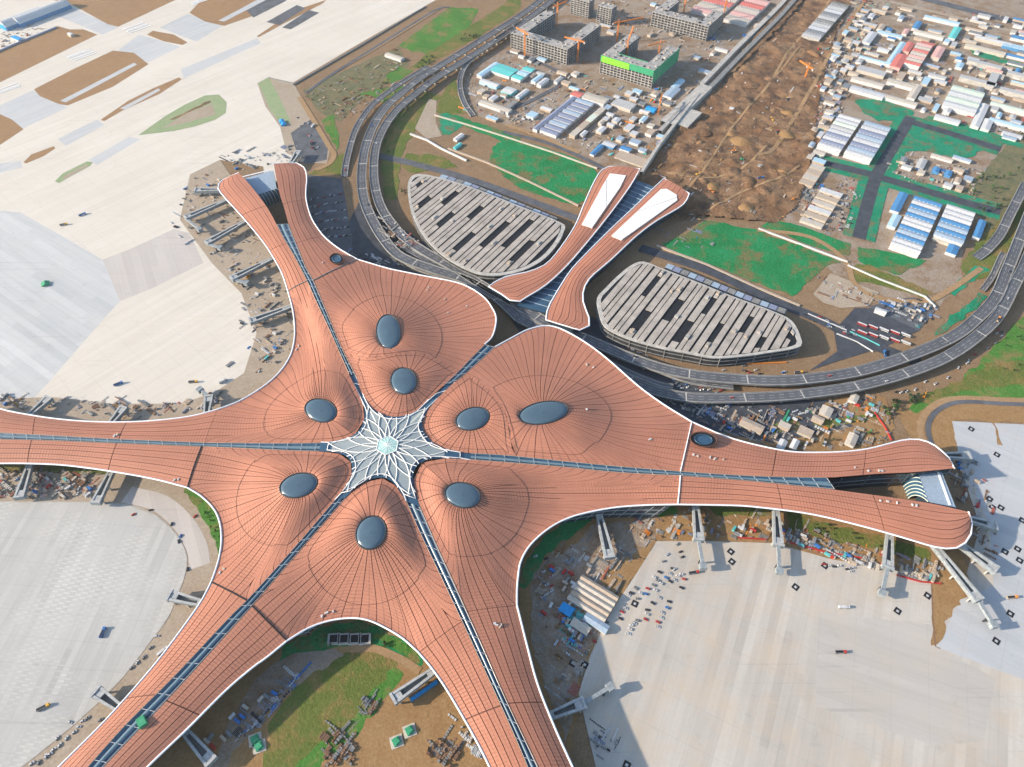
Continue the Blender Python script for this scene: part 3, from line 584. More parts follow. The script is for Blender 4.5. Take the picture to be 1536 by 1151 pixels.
def core(segs, oval, zo, parent, nstrips, zf, m=15):
    """roof around one oval: seam lines run from the oval to the border and line up with the concourse seams"""
    cen = np.array(U(*oval['c'], zo))
    free = sum(plen(s[0]) for s in segs if not s[1]); fixed = sum(s[1] for s in segs)
    pts = []; dirs = []
    cnt = [s[1] or max(1, round((nstrips - fixed) * plen(s[0]) / free)) for s in segs]
    for (P, nfix, arm), k in zip(segs, cnt):
        Q = resample(P, k + 1)[:-1]
        T = np.gradient(resample(P, k * 6 + 1)[:, :2], axis=0)[::6][:k]
        for q, t in zip(Q, T):
            if arm is not None: d = norm2(arm)
            else:
                d = norm2(np.array([-t[1], t[0]]))
                if np.dot(d, q[:2] - cen) < 0: d = -d
                d = norm2(d * .7 + norm2(q[:2] - cen) * .6)
            pts.append(q); dirs.append(d)
    BPOLY = [(q[0], q[1]) for s_ in segs for q in s_[0][:-1]]
    N = len(pts); EL = ellipse(oval, 240, zo, 1.06)
    ang = np.unwrap([math.atan2(p[1] - cen[1], p[0] - cen[0]) for p in pts])
    sg = 1 if ang[-1] > ang[0] else -1
    uni = ang[0] + sg * np.arange(N) * 2 * math.pi / N; uni += (ang - uni).mean()
    th = .5 * ang + .5 * uni
    eang = np.array([math.atan2(p[1] - cen[1], p[0] - cen[0]) for p in EL])
    curves = []
    for i in range(N):
        dd = np.abs((eang - th[i] + math.pi) % (2 * math.pi) - math.pi); e = EL[dd.argmin()]
        L = np.linalg.norm(pts[i][:2] - e[:2]); d0 = norm2(e[:2] - cen)
        ka, kb = .75, .6
        for _ in range(5):
            xy = hermite(e[:2], d0 * L * ka, pts[i][:2], dirs[i] * L * kb, m)
            if all(inpoly(q[0], q[1], BPOLY) for q in xy[1:-1]): break
            ka *= .6; kb *= .5
        s = np.linspace(0, 1, m); z = zf(xy)
        z = z * (1 - np.exp(-s * 14)) + zo * np.exp(-s * 14); z[-1] = pts[i][2]
        curves.append(np.column_stack([xy, z]))
    for i in range(N): strip_panel('roof_panel', curves[i], curves[(i + 1) % N], parent)
    ring = []
    for c in curves:
        ln = np.concatenate([[0], np.cumsum(np.linalg.norm(np.diff(c, axis=0), axis=1))]); s_ = min(.82 * ln[-1], 50.0)
        ring.append([np.interp(s_, ln, c[:, k]) for k in range(3)])
    rb = MB(); rb.tube(np.array(catmull(np.array(ring), 120, True)[:-1]) + np.array([0, 0, .1]), .2, 4, closed=True); add('ring_seam', rb.mesh('ring_seam', 'deckdark'), parent)
    b = MB(); b.grid([[tuple(c[k] - np.array([0, 0, .5])) for c in curves] for k in range(m)], close=True)
    add('roof_underlay', b.mesh('roof_underlay', 'deckdark', True), parent)
    return curves
def arm_roof(slit, edge, parent, strips=5, segl=95.0):
    n = len(slit); bow = 1.3
    lines = []
    for j in range(strips + 1):
        f = j / strips; L = slit + (edge - slit) * f; L[:, 2] += bow * math.sin(math.pi * f); lines.append(L)
    total = plen(slit); k = max(1, round(total / segl)); cut = [round(i * (n - 1) / k) for i in range(k + 1)]
    for a, c in zip(cut, cut[1:]):
        for j in range(strips):
            A, B = lines[j][a:c + 1].copy(), lines[j + 1][a:c + 1].copy()
            for Q in (A, B):
                t0 = Q[1] - Q[0]; Q[0] = Q[0] + t0 / np.linalg.norm(t0) * .45
                t1 = Q[-2] - Q[-1]; Q[-1] = Q[-1] + t1 / np.linalg.norm(t1) * .45
            strip_panel('concourse_roof_panel', A, B, parent)
    b = MB(); b.grid([[tuple(p - np.array([0, 0, .5])) for p in L] for L in lines]); add('concourse_underlay', b.mesh('concourse_underlay', 'deckdark', True), parent)
PETOBJ = {}
for key, d in PET.items():
    has1, has2 = d['arm1'] is not None, d['arm2'] is not None
    zt = Z_TIP
    s1a = lift(d['s1a'], [Z_JS if has1 else 33.0, 41.5], 24); tip = lift(d['tip'], [41.5, zt, zt, 41.5], 40); s1b = lift(d['s1b'], [41.5, Z_JS if has2 else 33.0], 24)
    E_ = lift(d['E'], [Z_JE if has2 else 33.0, Z_EM, Z_EM - (0 if has1 and has2 else .5), Z_EM, Z_JE if has1 else 33.0], 60)
    j2 = np.linspace(s1b[-1], E_[0], 8) if has2 else None
    j1 = np.linspace(E_[-1], s1a[0], 8) if has1 else None
    for j in (j1, j2):
        if j is not None: j[:, 2] += 1.3 * np.sin(np.linspace(0, math.pi, 8))
    arms = {}
    for nm in ('arm1', 'arm2'):
        if d[nm]:
            npt = 31
            arms[nm] = (lift(d[nm]['slit'], [Z_JS, Z_ES], npt), lift(d[nm]['edge'], [Z_JE, Z_EE], npt))
    pet = add('roof_petal', None, terminal)
    d['geo'] = dict(s1a=s1a, tip=tip, s1b=s1b, E=E_, arms=arms)
    dir1 = norm2((arms['arm1'][0][4] - arms['arm1'][0][0])[:2]) if has1 else None
    dir2 = norm2((arms['arm2'][0][4] - arms['arm2'][0][0])[:2]) if has2 else None
    S1 = np.vstack([s1a, tip[1:], s1b[1:]])
    if len(d['ovals']) == 1:
        segs = [(S1, 0, None)] + ([(j2, 5, dir2)] if has2 else []) + [(E_, 0, None)] + ([(j1, 5, dir1)] if has1 else [])
        core(segs, d['ovals'][0], 47.4, pet, 38, make_field([s_[0] for s_ in segs], [(d['ovals'][0], 47.4)]))
    else:
        def near(px):
            q = np.array(px); return int(np.argmin([np.hypot(*(np.array(U(*q, p[2])) - p[:2])) for p in S1]))
        i0, i1 = near(d['div'][0]), near(d['div'][-1]); i0, i1 = min(i0, i1), max(i0, i1)
        dv = d['div'] if near(d['div'][0]) < near(d['div'][-1]) else d['div'][::-1]
        zfp = make_field([S1, E_] + ([j2] if has2 else []) + ([j1] if has1 else []), [(d['ovals'][0], 47.4), (d['ovals'][1], 47.0)])
        DV = lift(dv, [S1[i0][2], 43.8, 45.6, 43.8, S1[i1][2]], 30); DV[:, 2] = zfp(DV[:, :2]); DV[0], DV[-1] = S1[i0], S1[i1]
        core([(S1[i0:i1 + 1], 0, None), (DV[::-1], 0, None)], d['ovals'][0], 47.4, pet, 34, zfp)
        segs = [(S1[:i0 + 1], 0, None), (DV, 0, None), (S1[i1:], 0, None)] + ([(j2, 5, dir2)] if has2 else []) + [(E_, 0, None)] + ([(j1, 5, dir1)] if has1 else [])
        core(segs, d['ovals'][1], 47.0, pet, 40, zfp)
    edge_all = E_
    ocen = np.array([*U(*d['ovals'][-1]['c'], 30), 30])
    def inward(P, Q, m):
        v = (Q - P)[:, :2]; l = np.linalg.norm(v, axis=1)[:, None]; return P[:, :2] + v / l * np.minimum(m, l * .6)
    fac = [inward(E_, np.tile(ocen, (len(E_), 1)), 8)]; fal = [inward(E_, np.tile(ocen, (len(E_), 1)), 20)]
    ends = []
    for nm in ('arm2', 'arm1'):
        if nm in arms:
            sl_, ed_ = arms[nm]; arm_roof(sl_, ed_, pet)
            rim = np.vstack([ed_, np.linspace(ed_[-1], sl_[-1], 5)[1:]])
            fi = np.vstack([inward(ed_, sl_, 8), inward(sl_, ed_, 3)[::-1]]); fj = np.vstack([inward(ed_, sl_, 20), inward(sl_, ed_, 4)[::-1]])
            if nm == 'arm2': edge_all = np.vstack([rim[::-1], edge_all[1:]]); fac.insert(0, fi[::-1]); fal.insert(0, fj[::-1])
            else: edge_all = np.vstack([edge_all, rim[1:]]); fac.append(fi); fal.append(fj)
    b = MB(); b.tube(edge_all + np.array([0, 0, .2]), .9, 8); add('roof_edge', b.mesh('roof_edge', 'white', True), pet)
    F = np.vstack(fac); FL = np.vstack(fal)
    b = MB(); b.grid([[(p[0], p[1], 0) for p in FL], [(p[0], p[1], 25.0) for p in F]])
    fo = add('facade', b.mesh('facade', 'facade'), pet)
    b = MB()
    for p, q in zip(F[::3], FL[::3]): b.bar((q[0], q[1], 0), (p[0], p[1], 25.3), .6)
    for z in (8.5, 17): b.tube([(q[0] + (p[0] - q[0]) * z / 25, q[1] + (p[1] - q[1]) * z / 25, z) for p, q in zip(F, FL)], .45, 4)
    add('mullions', b.mesh('mullions', 'bridge'), pet)
    PETOBJ[key] = pet
    for o in d['ovals']:
        zo = 47.6 if o is d['ovals'][0] else 47.2
        b = MB(); rows = [ellipse(o, 40, zo + 2.6 * math.cos(k * math.pi / 2), max(.001, math.sin(k * math.pi / 2))) for k in (0.02, .3, .55, .8, 1)]
        b.grid(rows, close=True)
        ov = add('oval_skylight', b.mesh('oval_skylight', 'oval', True), terminal)
        b = MB(); b.tube(ellipse(o, 48, zo + .1, 1.03), .8, 6, closed=True); add('rim', b.mesh('rim', 'darkmetal', True), ov)
# round openings near the concourse roots
for o, z in ((dict(c=(505, 388.4), a=10.5, b=8, t=5), 34.3), (dict(c=(1055.3, 659.5), a=20, b=11, t=8), 35.2)):
    b = MB(); E1 = ellipse(o, 36, z + 1.4, 1.0); E2 = ellipse(o, 36, z + .9, .62)
    b.grid([E1, E2], 0, True); b.face([tuple(p) for p in E2], 1)
    b.grid([ellipse(o, 36, z - 2, 1.0), E1], 0, True)
    oo = add('roof_opening', b.mesh('roof_opening', ['black', 'slitblue'], True), terminal)
    b = MB(); b.tube(ellipse(o, 36, z + 1.5, 1.0), .7, 6, closed=True); add('rim', b.mesh('rim', 'deckdark', True), oo)
    b = MB(); b.tube(ellipse(o, 30, z + 1.6, .66), .5, 5, closed=True); add('inner_ring', b.mesh('inner_ring', 'slitblue', True), oo)
# the star-shaped glass centre
order = [('A', False), ('B', False), ('F', False), ('G', False), ('D', False), ('C', False)]
loop = []
cenS = np.array(U3(581.2, 668.7, 47.0))
for k, rev in order:
    loop.append(resample(PET[k]['geo']['tip'], 20))
LP = np.vstack(loop); N = len(LP); LP = LP.copy(); LP[:, 2] -= .3
a0 = math.atan2(LP[0][1] - cenS[1], LP[0][0] - cenS[0])
HEX = []
for i in range(N):
    u = i / N; a = math.atan2(LP[i][1] - cenS[1], LP[i][0] - cenS[0]); aa = (a - R(26)) % (math.pi / 3) - math.pi / 6
    r = 10.5 / math.cos(aa); HEX.append(cenS + np.array([r * math.cos(a), r * math.sin(a), 0]))
HEX = np.array(HEX)
def star_pt(u, t, dz=0.0):
    x = (u % 1.0) * N; i = int(x) % N; j = (i + 1) % N; f = x - int(x)
    h = HEX[i] * (1 - f) + HEX[j] * f; e = LP[i] * (1 - f) + LP[j] * f
    p = h + (e - h) * t; p[2] = min(47.2 - 5.2 * min(1.2, math.hypot(p[0] - cenS[0], p[1] - cenS[1]) / 78) ** 1.3, 60) + dz - .3; return p
b = MB(); b.grid([[star_pt(i / N, t) for i in range(N)] for t in np.linspace(0, .86, 13)], 0, True)
for k, f in enumerate(b.f):
    c = np.mean([b.v[i] for i in f], axis=0); b.mi[k] = 1 if math.hypot(c[0] - cenS[0], c[1] - cenS[1]) > 60 else 0
star = add('star_skylight', b.mesh('star_skylight', ['starglass', 'slitblue'], True), terminal)
b = MB(); b.grid([[star_pt(i / N, t, -.3) for i in range(N)] for t in (.86, 1.0)], 0, True); add('edge_glazing', b.mesh('edge_glazing', 'slitblue'), star)
b = MB(); hx = [cenS + np.array([12.2 * math.cos(R(26 + 60 * k)), 12.2 * math.sin(R(26 + 60 * k)), .6]) for k in range(6)]
b.grid([hx, [cenS + (h - cenS) * .05 + np.array([0, 0, 1.6]) for h in hx]], 0, True); hexo = add('hexagon_dome', b.mesh('hexagon_dome', 'hexglass'), terminal)
b = MB(); b.tube(hx, .55, 6, closed=True)
for k in range(6):
    for s in (-.5, 0, .5):
        a_, b_ = Vector(hx[k]).lerp(Vector(hx[(k + 1) % 6]), .5 + s * .8), Vector(cenS + np.array([0, 0, 1.7]))
        b.bar(a_, a_.lerp(b_, .95), .3)
add('hexagon_frame', b.mesh('hexagon_frame', 'lattice'), hexo)
SP = [(p[0], p[1]) for p in LP]
def star_z(x, y):
    r = math.hypot(x - cenS[0], y - cenS[1]); return 47.2 - 5.2 * min(1.2, r / 78) ** 1.3
for k in range(18):
    for sgn in (1, -1):
        pts = []
        for r in np.linspace(11.5, 64, 26):
            a = R(26 + 20 * k) + sgn * .62 * ((r - 11.5) / 60); x, y = cenS[0] + r * math.cos(a), cenS[1] + r * math.sin(a)
            if not inpoly(x, y, SP): break
            pts.append((x, y, star_z(x, y) + .25))
        if len(pts) > 2:
            b = MB(); b.tube(pts, .5, 5); add('lattice_rib', b.mesh('lattice_rib', 'lattice', True), star)
for t in (.86,):
    b = MB(); b.tube([star_pt(i / 120, t, .6) for i in range(120)], .5, 5, closed=True); add('lattice_ring', b.mesh('lattice_ring', 'lattice', True), star)
for i in range(0, N, 4):
    b = MB(); b.bar(star_pt(i / N, .86, .5), star_pt(i / N, 1.0, .5), .9, .5); add('edge_bar', b.mesh('edge_bar', 'lattice'), star)
# glazed slits along the concourses
def sgeo(k, which):
    g = PET[k]['geo']
    if which == 1:
        L = g['s1a'][::-1]; a = g['arms'].get('arm1')
    else:
        L = g['s1b']; a = g['arms'].get('arm2')
    return L, (a[0] if a is not None else None)
SL = [('A', 1, 'C', 2, .52), ('A', 2, 'B', 1, 1.0), ('B', 2, 'F', 1, .55), ('F', 2, 'G', 1, 1.0), ('G', 2, 'D', 1, 1.0), ('D', 2, 'C', 1, 1.0)]
for k1, w1, k2, w2, frac in SL:
    (L1, a1), (L2, a2) = sgeo(k1, w1), sgeo(k2, w2)
    P1 = resample(L1, 30); P2 = resample(L2, 30)
    if a1 is not None:
        m = int(len(a1) * frac); P1 = np.vstack([P1, a1[1:m]]); P2 = np.vstack([P2, a2[1:m]])
    tot = plen(P1); n = int(tot / 5); P1, P2 = resample(P1, n), resample(P2, n)
    P1 = P1 + np.array([0, 0, -.2]); P2 = P2 + np.array([0, 0, -.2]); D = P2 - P1
    dn = np.array([0, 0, -1.2]); up = np.array([0, 0, .5])
    b = MB(); b.grid([P1, P1 + D * .25 + dn, P1 + D * .75 + dn, P2])
    so_ = add('slit_skylight', b.mesh('slit_skylight', 'slitblue'), terminal)
    b = MB(); b.grid([P1 + D * .32 + dn * .6, P1 + D * .42 + up, P1 + D * .58 + up, P1 + D * .68 + dn * .6]); add('glazing', b.mesh('glazing', 'slitglass', True), so_)
    for q in range(1, n, 3):
        b = MB(); b.bar(P1[q] + D[q] * .02 + up * .5, P2[q] - D[q] * .02 + up * .5, .38, .35); add('cross_rib', b.mesh('cross_rib', 'p_silver'), so_)
    for sd, f in ((P1, .03), (P2, -.03)):
        b = MB(); b.tube(sd + D * f + np.array([0, 0, .4]), .25, 4); add('kerb_rail', b.mesh('kerb_rail', 'p_tan'), so_)
# white and dark movement joints across the concourse roots
for q, mt in ((((1020.6, 707.3, 37), (1037.5, 633, 29.5)), 'white'), (((1020.6, 713.8, 37), (1016.7, 757, 29.5)), 'white'), (((378, 909, 37), (430.5, 961.5, 29.5)), 'black'), (((370, 901, 37), (317, 873.5, 29.5)), 'black'),
              (((302.3, 670, 37), (281, 731.5, 29.5)), 'darkmetal'), (((470, 421, 37), (536.4, 389.5, 29.5)), 'concdark'), (((460.8, 422, 37), (432, 437, 29.5)), 'concdark')):
    a, c = np.array(U3(*q[0])), np.array(U3(*q[1])); Lj = np.linspace(a, c, 9); Lj[:, 2] += 1.3 * np.sin(np.linspace(0, math.pi, 9)) + .5
    b = MB(); b.tube(Lj, .65 if mt == 'white' else .6, 5); add('movement_joint', b.mesh('movement_joint', mt), terminal)
# glazed halls closing the two forked concourse ends
def end_hall(q, vault, z):
    P = [U3(*p, z) for p in q]; b = MB(); b.prism(P, 0, z, 0, 1)
    h = add('end_hall', b.mesh('end_hall', ['facade', 'p_steel']), terminal)
    b = MB(); b.bar(Vector(P[1]) + Vector((-4, 1, .4)), Vector(P[2]) + Vector((-5, 3, .4)), 2.2, .7); add('parapet', b.mesh('parapet', 'white'), h)
    for i in range(7):
        f = i / 6; a = np.array(U3(vault[0][0] + (vault[1][0] - vault[0][0]) * f, vault[0][1] + (vault[1][1] - vault[0][1]) * f, 0)); t = np.array(P[0]) * (1 - f) + np.array(P[3]) * f
        arc = [a + (t - a) * np.array([math.sin(s) ** 0.9 if 0 else 1 - math.cos(s), 1 - math.cos(s), math.sin(s)]) for s in np.linspace(0, math.pi / 2, 9)]
        if i: 
            b = MB(); b.grid([prev, arc]); add('vault_glass', b.mesh('vault_glass', 'slitblue', True), h)
        b = MB(); b.tube([p + np.array([0, 0, .3]) for p in arc], .6, 5); add('vault_rib', b.mesh('vault_rib', 'palegreen' if 0 else 'p_palegreen'), h)
        prev = arc
end_hall([(1378, 711), (1412, 706.5), (1434, 762), (1392, 753)], [(1352, 722), (1362, 748)], 20)
end_hall([(415, 283), (410, 256), (366, 268), (386, 292)], [(425, 300), (397, 312)], 20)

from mathutils.bvhtree import BVHTree
_v, _f = [], []
for o in S.objects:
    if o.name.startswith(('roof_underlay', 'concourse_underlay')):
        k = len(_v); _v += [v.co.copy() for v in o.data.vertices]; _f += [tuple(k + i for i in p.vertices) for p in o.data.polygons]
skin = BVHTree.FromPolygons(_v, _f)
def on_roof(px, py):
    p = Vector((0, 0, CAMH)); q = Vector(U3(px, py, 0)); h = skin.ray_cast(p, (q - p).normalized())[0]
    return (h.x, h.y, h.z + .45) if h else (*U(px, py, 34), 34)
for q in [(1320, 752), (1331, 753), (1345, 755), (1368, 758), (1374, 759), (1318, 707), (1322, 707), (1302, 707), (1282, 702), (745, 938), (750, 941), (742, 936), (752, 938), (643, 432), (641, 436), (484, 395), (880, 548), (890, 552), (1040, 683), (1046, 685), (1065, 687), (1072, 689), (1085, 690), (262, 721), (268, 720), (330, 860), (336, 854), (667, 450), (672, 470), (700, 460), (880, 615), (975, 660), (172, 655), (176, 653), (500, 918), (483, 925), (490, 920), (448, 520), (445, 525)]:
    p = on_roof(*q); b = MB(); b.rbox(0, 0, rng.uniform(1.4, 3.5), rng.uniform(1, 1.8), rng.uniform(0, 3), 0, 1.2); add('roof_hatch', b.mesh('roof_hatch', rng.choice(['p_white', 'p_white', 'p_silver', 'p_cream'])), terminal, p)
# ------------------------------------------------------------------ elevated ring road
def viaduct(px, width, z, n, label_piers=True, z_end=None, zs=None, joints=70):
    P = catmull([U(*q, z) for q in px], n)
    zc = np.full(n, z) if zs is None else np.interp(np.linspace(0, 1, n), np.linspace(0, 1, len(zs)), zs)
    L, Q = offset(P, width / 2), offset(P, -width / 2)
    Li, Qi = offset(P, width / 2 - .7), offset(P, -width / 2 + .7)
    b = MB(); b.grid([[(*p, h) for p, h in zip(Q, zc)], [(*p, h) for p, h in zip(L, zc)]])
    o = add('elevated_road', b.mesh('elevated_road', 'deck'), kind='structure')
    for A, B in ((L, Li), (Qi, Q)):
        b = MB(); b.grid([[(*p, h - 1.8) for p, h in zip(A, zc)], [(*p, h + .9) for p, h in zip(A, zc)], [(*p, h + .9) for p, h in zip(B, zc)], [(*p, h - 1.8) for p, h in zip(B, zc)]]); add('parapet', b.mesh('parapet', 'parapet'), o)
    b = MB(); b.grid([[(*p, h - 1.8) for p, h in zip(L, zc)], [(*p, h - 1.8) for p, h in zip(Q, zc)]]); add('girder', b.mesh('girder', 'concdark'), o)
    tot = plen(P); d = np.concatenate([[0], np.cumsum(np.linalg.norm(np.diff(P, axis=0), axis=1))])
    def at(s): 
        x, y, h = np.interp(s, d, P[:, 0]), np.interp(s, d, P[:, 1]), np.interp(s, d, zc); x2, y2 = np.interp(s + 1, d, P[:, 0]), np.interp(s + 1, d, P[:, 1])
        if s + 1 > tot: x2, y2 = x, y; x0, y0 = np.interp(s - 1, d, P[:, 0]), np.interp(s - 1, d, P[:, 1]); return x, y, h, math.atan2(y - y0, x - x0)
        return x, y, h, math.atan2(y2 - y, x2 - x)
    s = 15.0
    while s < tot - 5:
        x, y, h, a = at(s)
        if h > 4:
            b = MB(); b.rbox(0, 0, 2.2, width * .45, 0, 0, h - 2.6); b.rbox(0, 0, 2.6, width * .8, 0, h - 2.6, h - 1.75); add('pier', b.mesh('pier', 'concrete'), o, (x, y, 0), a)
        s += 34
    s = 30.0
    while joints and s < tot - 10:
        x, y, h, a = at(s); b = MB(); b.rbox(0, 0, 1.6, width - 1.6, 0, h + .02, h + .08); add('expansion_joint', b.mesh('expansion_joint', 'concrete'), o, (x, y, 0), a); s += joints
    nl = max(1, int(width // 3.9))
    b = MB()
    for k in range(nl + 1):
        off = -width / 2 + 1.4 + k * (width - 2.8) / nl; e = offset(P, off); solid = k in (0, nl)
        step = 1.0 if solid else 2.0
        m = int(tot / (6 if not solid else 10)); E = resample(np.column_stack([e, zc]), max(4, m))
        for q in range(0, len(E) - 1, 1 if solid else 2): b.bar(E[q] + [0, 0, .1], E[q + 1] + [0, 0, .1], .15, .05)
    add('lane_markings', b.mesh('lane_markings', 'paint'), o)
    return at, tot
ROADS = []
zq = lambda pts, ox, oy: zz(pts, ox, oy)
ROADS.append(viaduct(zq([(520, 1000), (530, 930), (560, 820), (600, 720), (680, 610), (780, 530), (900, 450), (1010, 385)], 380, 0), 11, 7, 60, zs=[1, 5, 7, 8, 8]))
ROADS.append(viaduct([(830, -14), (780, 23.5), (718.8, 62), (656, 101), (630, 117), (604, 138), (578, 161.6), (559.8, 190), (547.5, 224), (542.5, 260.6), (545, 295), (556, 325), (574, 356), (600, 384), (650, 404), (700, 420), (745, 446), (780, 478)], 15.5, 9, 130))
ROADS.append(viaduct([(845, -12), (790, 29), (732, 68), (672, 106), (651, 119), (624, 140), (597, 163), (576, 191), (563.5, 222), (560.5, 260.6), (566, 295), (578, 322), (604, 354), (640, 379), (680, 401), (730, 432), (780, 460)], 14.5, 9, 130))
ROADS.append(viaduct(zq([(1535, 130), (1390, 235), (1290, 310), (1230, 365), (1195, 430), (1190, 500), (1215, 580), (1265, 650)], 380, 0), 10, 7, 60, zs=[9, 9, 7, 4, 1]))
ROADS.append(viaduct([(780, 460), (830, 488), (890, 513), (942, 535), (995, 553), (1046, 563), (1099, 568), (1160, 571), (1214, 568), (1292, 556), (1370, 531), (1430, 505), (1464, 479), (1493, 447), (1511, 405), (1526, 368), (1560, 280)], 15.5, 9.2, 130))
ROADS.append(viaduct([(780, 478), (860, 520), (920, 556), (965, 580), (1007, 592), (1047, 597), (1098, 597), (1160, 595), (1214, 590), (1292, 578), (1370, 556), (1428, 531), (1475, 497), (1501, 468), (1522, 427), (1540, 390), (1575, 300)], 14.5, 9.2, 130))
ROADS.append(viaduct(zq([(1270, 395), (1330, 350), (1400, 270), (1450, 170), (1490, 90), (1540, -10)], 1136, 280), 14, 6, 40, zs=[1, 4, 7, 9]))
ROADS.append(viaduct(zq([(1300, 590), (1350, 520), (1390, 430), (1410, 390)], 1136, 280), 8, 3, 20, zs=[.8, 4, 6], joints=0))
for q, wd in (([(600, 368), (640, 390), (690, 412), (740, 440), (790, 470), (850, 500)], 8), ([(585, 376), (625, 402), (680, 420), (720, 438)], 7), ([(870, 505), (920, 530), (980, 552), (1040, 572), (1100, 580)], 9), ([(880, 525), (930, 552), (985, 575), (1010, 580)], 7)):
    ROADS.append(viaduct(q, wd, 5.0, 40, joints=0))
# ------------------------------------------------------------------ parking garages
def garage(px, z, label, phase, slots, seed):
    g = random.Random(seed)
    O = catmull([U(*q, z) for q in px], 90, True)[:-1]; c0 = O.mean(0)
    t = root('parking_garage', label, 'garage', (0, 0, 0))
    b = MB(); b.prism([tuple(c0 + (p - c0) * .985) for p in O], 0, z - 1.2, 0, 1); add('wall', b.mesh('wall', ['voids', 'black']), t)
    for k, zz_ in enumerate((4.0, 11.0, z - .6)):
        b = MB(); I = [c0 + (p - c0) * .955 for p in O]; top = 1.6 if k == 2 else .7
        b.grid([[(*p, zz_ - top) for p in O], [(*p, zz_) for p in O], [(*p, zz_) for p in I], [(*p, zz_ - top) for p in I]], close=True); add('parapet_band' if k < 2 else 'roof_rim', b.mesh('band', 'concrete' if k == 2 else 'concdark'), t)
    for i in range(0, 90, 3):
        p, a = c0 + (O[i] - c0) * .99, math.atan2(*(O[i] - c0)[::-1]); b = MB(); b.rbox(0, 0, 1.2, .8, 0, 0, z - 2); add('column', b.mesh('column', 'concdark'), t, (p[0], p[1], 0), a)
    I = [toL(c0 + (p - c0) * .95) for p in O]; bs = [p[0] for p in I]
    def span(bv):
        hit = []
        for i in range(len(I)):
            p, q = I[i - 1], I[i]
            if (p[0] - bv) * (q[0] - bv) < 0: hit.append(p[1] + (q[1] - p[1]) * (bv - p[0]) / (q[0] - p[0]))
        return (min(hit), max(hit)) if len(hit) >= 2 else None
    b0 = min(bs) + phase; k = 0
    while b0 < max(bs) - 3:
        w = [8.6, 5.2, 7.2][k % 3]; gap = [1.9, 1.2, 2.8][k % 3]; s0, s1 = span(b0 + .6), span(b0 + w - .6)
        if s0 and s1:
            cuts = [(0.0, 1.0)]
            if k in slots:
                f0, f1 = slots[k]; cuts = [(0.0, f0), (f1, 1.0)]
            for f0, f1 in cuts:
                if f1 - f0 < .04: continue
                A = [toW(b0, s0[0] + (s0[1] - s0[0]) * f0), toW(b0 + w, s1[0] + (s1[1] - s1[0]) * f0), toW(b0 + w, s1[0] + (s1[1] - s1[0]) * f1), toW(b0, s0[0] + (s0[1] - s0[0]) * f1)]
                b = MB(); hh = z + g.uniform(-.25, .35); b.prism(A, z - 1.1, hh); sl_ = add('roof_slat', b.mesh('roof_slat', 'slat'), t)
                if g.random() < .4:
                    u = g.uniform(.15, .85); cx = [(A[0][i] * (1 - u) + A[3][i] * u + A[1][i] * (1 - u) + A[2][i] * u) / 2 for i in (0, 1)]
                    b = MB(); b.rbox(0, 0, g.uniform(3, 5), g.uniform(3, 8), 0, hh, hh + 1.8); add('roof_vent', b.mesh('roof_vent', g.choice(['p_tan', 'concrete', 'slat'])), sl_, (cx[0], cx[1], 0), GROT)
        b0 += w + gap; k += 1
    return t
garage([(614.5, 267), (638, 261.5), (700, 278), (770, 305), (842, 334), (846, 345), (836, 366), (812, 391), (776, 408), (735, 413), (700, 404), (658, 378), (628, 342), (613, 300)], 18, 'left crescent-shaped parking garage with slatted beige roof beside the ring road', 4, {1: (.3, .6), 5: (.12, .45), 8: (.5, .85), 11: (.2, .5), 14: (.55, .8), 17: (.1, .42), 20: (.3, .75), 23: (.4, .9), 26: (.2, .6), 29: (.1, .8)}, 3)
garage([(895.5, 447), (898, 467.6), (906, 488.5), (927, 501.5), (955, 512), (994, 522.4), (1034, 530), (1073, 536.7), (1112, 534.5), (1151, 529), (1199, 520), (1201, 505), (1188, 481), (1160, 466.5), (1099, 444), (1047, 423), (994, 402.5), (966, 392), (947.6, 397), (927, 413), (906, 434)], 18, 'right crescent-shaped parking garage with slatted beige roof below the netted field', 5, {4: (.55, .9), 6: (.1, .4), 9: (.35, .7), 12: (.1, .45), 13: (.6, .9), 16: (.2, .55), 19: (.45, .8), 22: (.1, .4), 25: (.5, .85), 27: (.15, .45), 30: (.3, .6)}, 5)
for q, lb in (([(660, 262), (700, 274), (760, 298), (835, 328)], 'left'), ([(1000, 396), (1060, 420), (1130, 448), (1180, 466)], 'right')):
    P = np.array([U(*x, 12) for x in q]); P = resample(P, 16)
    t = root('ramp_gallery', f'long dark service gallery along the far side of the {lb} garage', 'gallery', (0, 0, 0))
    L, Q = offset(P, 5), offset(P, -5)
    b = MB(); b.grid([[(*p, 0) for p in L], [(*p, 9) for p in L], [(*p, 9) for p in Q], [(*p, 0) for p in Q]]); add('wall', b.mesh('wall', 'concdark'), t)
    for i in range(15):
        b = MB(); b.prism([tuple(L[i] * .97 + L[i + 1] * .03), tuple(Q[i] * .97 + Q[i + 1] * .03), tuple(Q[i] * .1 + Q[i + 1] * .9), tuple(L[i] * .1 + L[i + 1] * .9)], 9, 9.7); add('roof_panel', b.mesh('roof_panel', ['p_steel', 'p_slate', 'concdark'][i % 3]), t)
